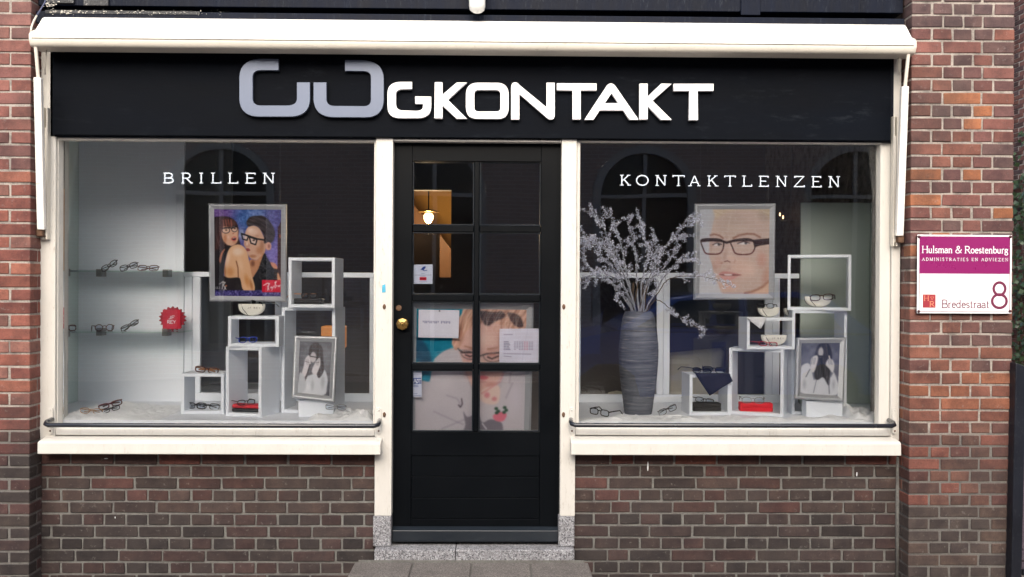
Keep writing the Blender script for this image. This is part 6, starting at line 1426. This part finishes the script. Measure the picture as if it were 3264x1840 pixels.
outer = [(-14, ZG), (14, ZG), (14, 4.5), (-14, 4.5)]; holes = []
for cx in cxs:
    h = [(cx - hw, 0.25), (cx - hw, zs_)] + [(cx - hw * math.cos(math.pi * i / 16), zs_ + hw * math.sin(math.pi * i / 16)) for i in range(1, 16)] + [(cx + hw, zs_), (cx + hw, 0.25)]
    holes.append(h)
MB().loops([outer] + holes, YO - .3, YO).build('wall', mO, ob)
for cx in cxs:
    h = lambda r: [(cx - r, 0.25), (cx - r, zs_)] + [(cx - r * math.cos(math.pi * i / 16), zs_ + r * math.sin(math.pi * i / 16)) for i in range(1, 16)] + [(cx + r, zs_), (cx + r, 0.25)]
    a, b_ = h(hw - .002), h(hw - .12)
    m_ = MB()
    for i in range(len(a) - 1):
        m_.extr([a[i], a[i + 1], b_[i + 1], b_[i]], 'y', YO - .12, YO + .03)
    w = m_.build('window', M['cream'], ob)
    g = MB(); g.extr(h(hw - .119)[::-1], 'y', YO - .10, YO - .09); g.build('pane', paint('dark_pane', (.02, .025, .03), .1, .1, 2) if 'dpane' not in globals() else dpane, w)
    MB().box(cx - .03, cx + .03, YO - .08, YO - .02, .25, zs_ + hw - .125).build('mullion', M['cream'], w); MB().box(cx - hw + .121, cx + hw - .121, YO - .085, YO - .025, zs_ - .03, zs_ + .03).build('transom', M['cream'], w)
MB().box(-14, 14, YO - .5, YO + .18, 4.501, 4.7).build('cornice', M['cream'], ob)
MB().extr([(YO + .15, 4.71), (YO - 3.5, 5.6), (YO - 3.5, 4.71)], 'x', -14, 14).build('roof', paint('roof_tile_brown', lin((92, 62, 52)), .8, .2, 5, .5, 30), ob)

# blue car parked opposite
cr = thing('parked_car', 'dark blue hatchback parked on the far side of the street', 'car', (2.6, -6.6, ZG))
blue = paint('blue_car_paint', lin((70, 120, 225)), .22, .05, 2, coat=1.0); dg = paint('tinted_car_glass', (.02, .03, .035), .05, .05, 2); tyre = paint('tyre_rubber', (.02, .02, .02), .8, .1, 20)
body = [(-2.05, .28), (-2.1, .62), (-1.95, .86), (-1.30, .98), (1.75, .96), (2.02, .9), (2.08, .45), (2.0, .28), (1.68, .26), (1.6, .5), (1.4, .62), (1.15, .62), (.95, .5), (.88, .26), (-.95, .24), (-1.02, .48), (-1.2, .62), (-1.45, .62), (-1.65, .48), (-1.72, .26)]
ZL = ZG
MB().extr([(x + 2.6, z + ZL) for x, z in body], 'y', -7.45, -5.78).build('body', blue, cr, bevel=.06, seg=3)
cab = [(-1.25, .985), (-.55, 1.40), (-.2, 1.47), (.95, 1.46), (1.35, 1.38), (1.85, .975)]
b = MB(); n_ = len(cab); lo = [b.bm.verts.new((x + 2.6, -5.84, z + ZL)) for x, z in cab]; hi = [b.bm.verts.new((x + 2.6, -7.39, z + ZL)) for x, z in cab]
for i, (x, z) in enumerate(cab):
    if z > 1.2: lo[i].co.y -= .12; hi[i].co.y += .12
for i in range(n_): b.bm.faces.new([lo[i], lo[(i + 1) % n_], hi[(i + 1) % n_], hi[i]])
b.bm.faces.new(lo); b.bm.faces.new(hi[::-1]); b.build('cabin', blue, cr, bevel=.05, seg=3)
for q in ([(-1.0, 1.03), (-.48, 1.36), (.22, 1.40), (.22, 1.02)], [(.32, 1.02), (.32, 1.40), (.92, 1.39), (1.22, 1.30), (1.45, 1.02)]):
    b = MB(); v = [b.bm.verts.new((x + 2.6, -5.825 - (.115 if z > 1.2 else 0.01) + .012, z + ZL)) for x, z in q]; b.bm.faces.new(v); 
    w_ = b.build('side_window', dg, cr); mo = w_.modifiers.new('thickness', 'SOLIDIFY'); mo.thickness = .01; mo.offset = 0
for x in (-1.33, 1.28):
    for y in (-5.80, -7.25):
        wh = MB().lathe([(.30, -.09), (.31, -.07), (.31, .07), (.30, .09), (.2, .1)], (x + 2.6, y, ZL + .31), 28, 'y').build('wheel', tyre, cr); MB().lathe([(.2, .1), (.19, .085), (.05, .09), (0, .1)], (x + 2.6, y, ZL + .31), 20, 'y').build('rim', M['clip'], wh)
for x, nm, cc in ((-2.08, 'headlight', (.8, .8, .8)), (2.05, 'tail_light', (.5, .02, .02))):
    for y in (-6.0, -7.2): MB().box(x + 2.6 - .03, x + 2.6 + .03, y - .14, y + .14, ZL + .68, ZL + .8).build(nm, paint(nm + '_lens', cc, .1), cr, bevel=.01)
MB().box(2.6 + .3, 2.6 + .42, -5.785, -5.765, ZL + .82, ZL + .84).build('door_handle', M['black'], cr)
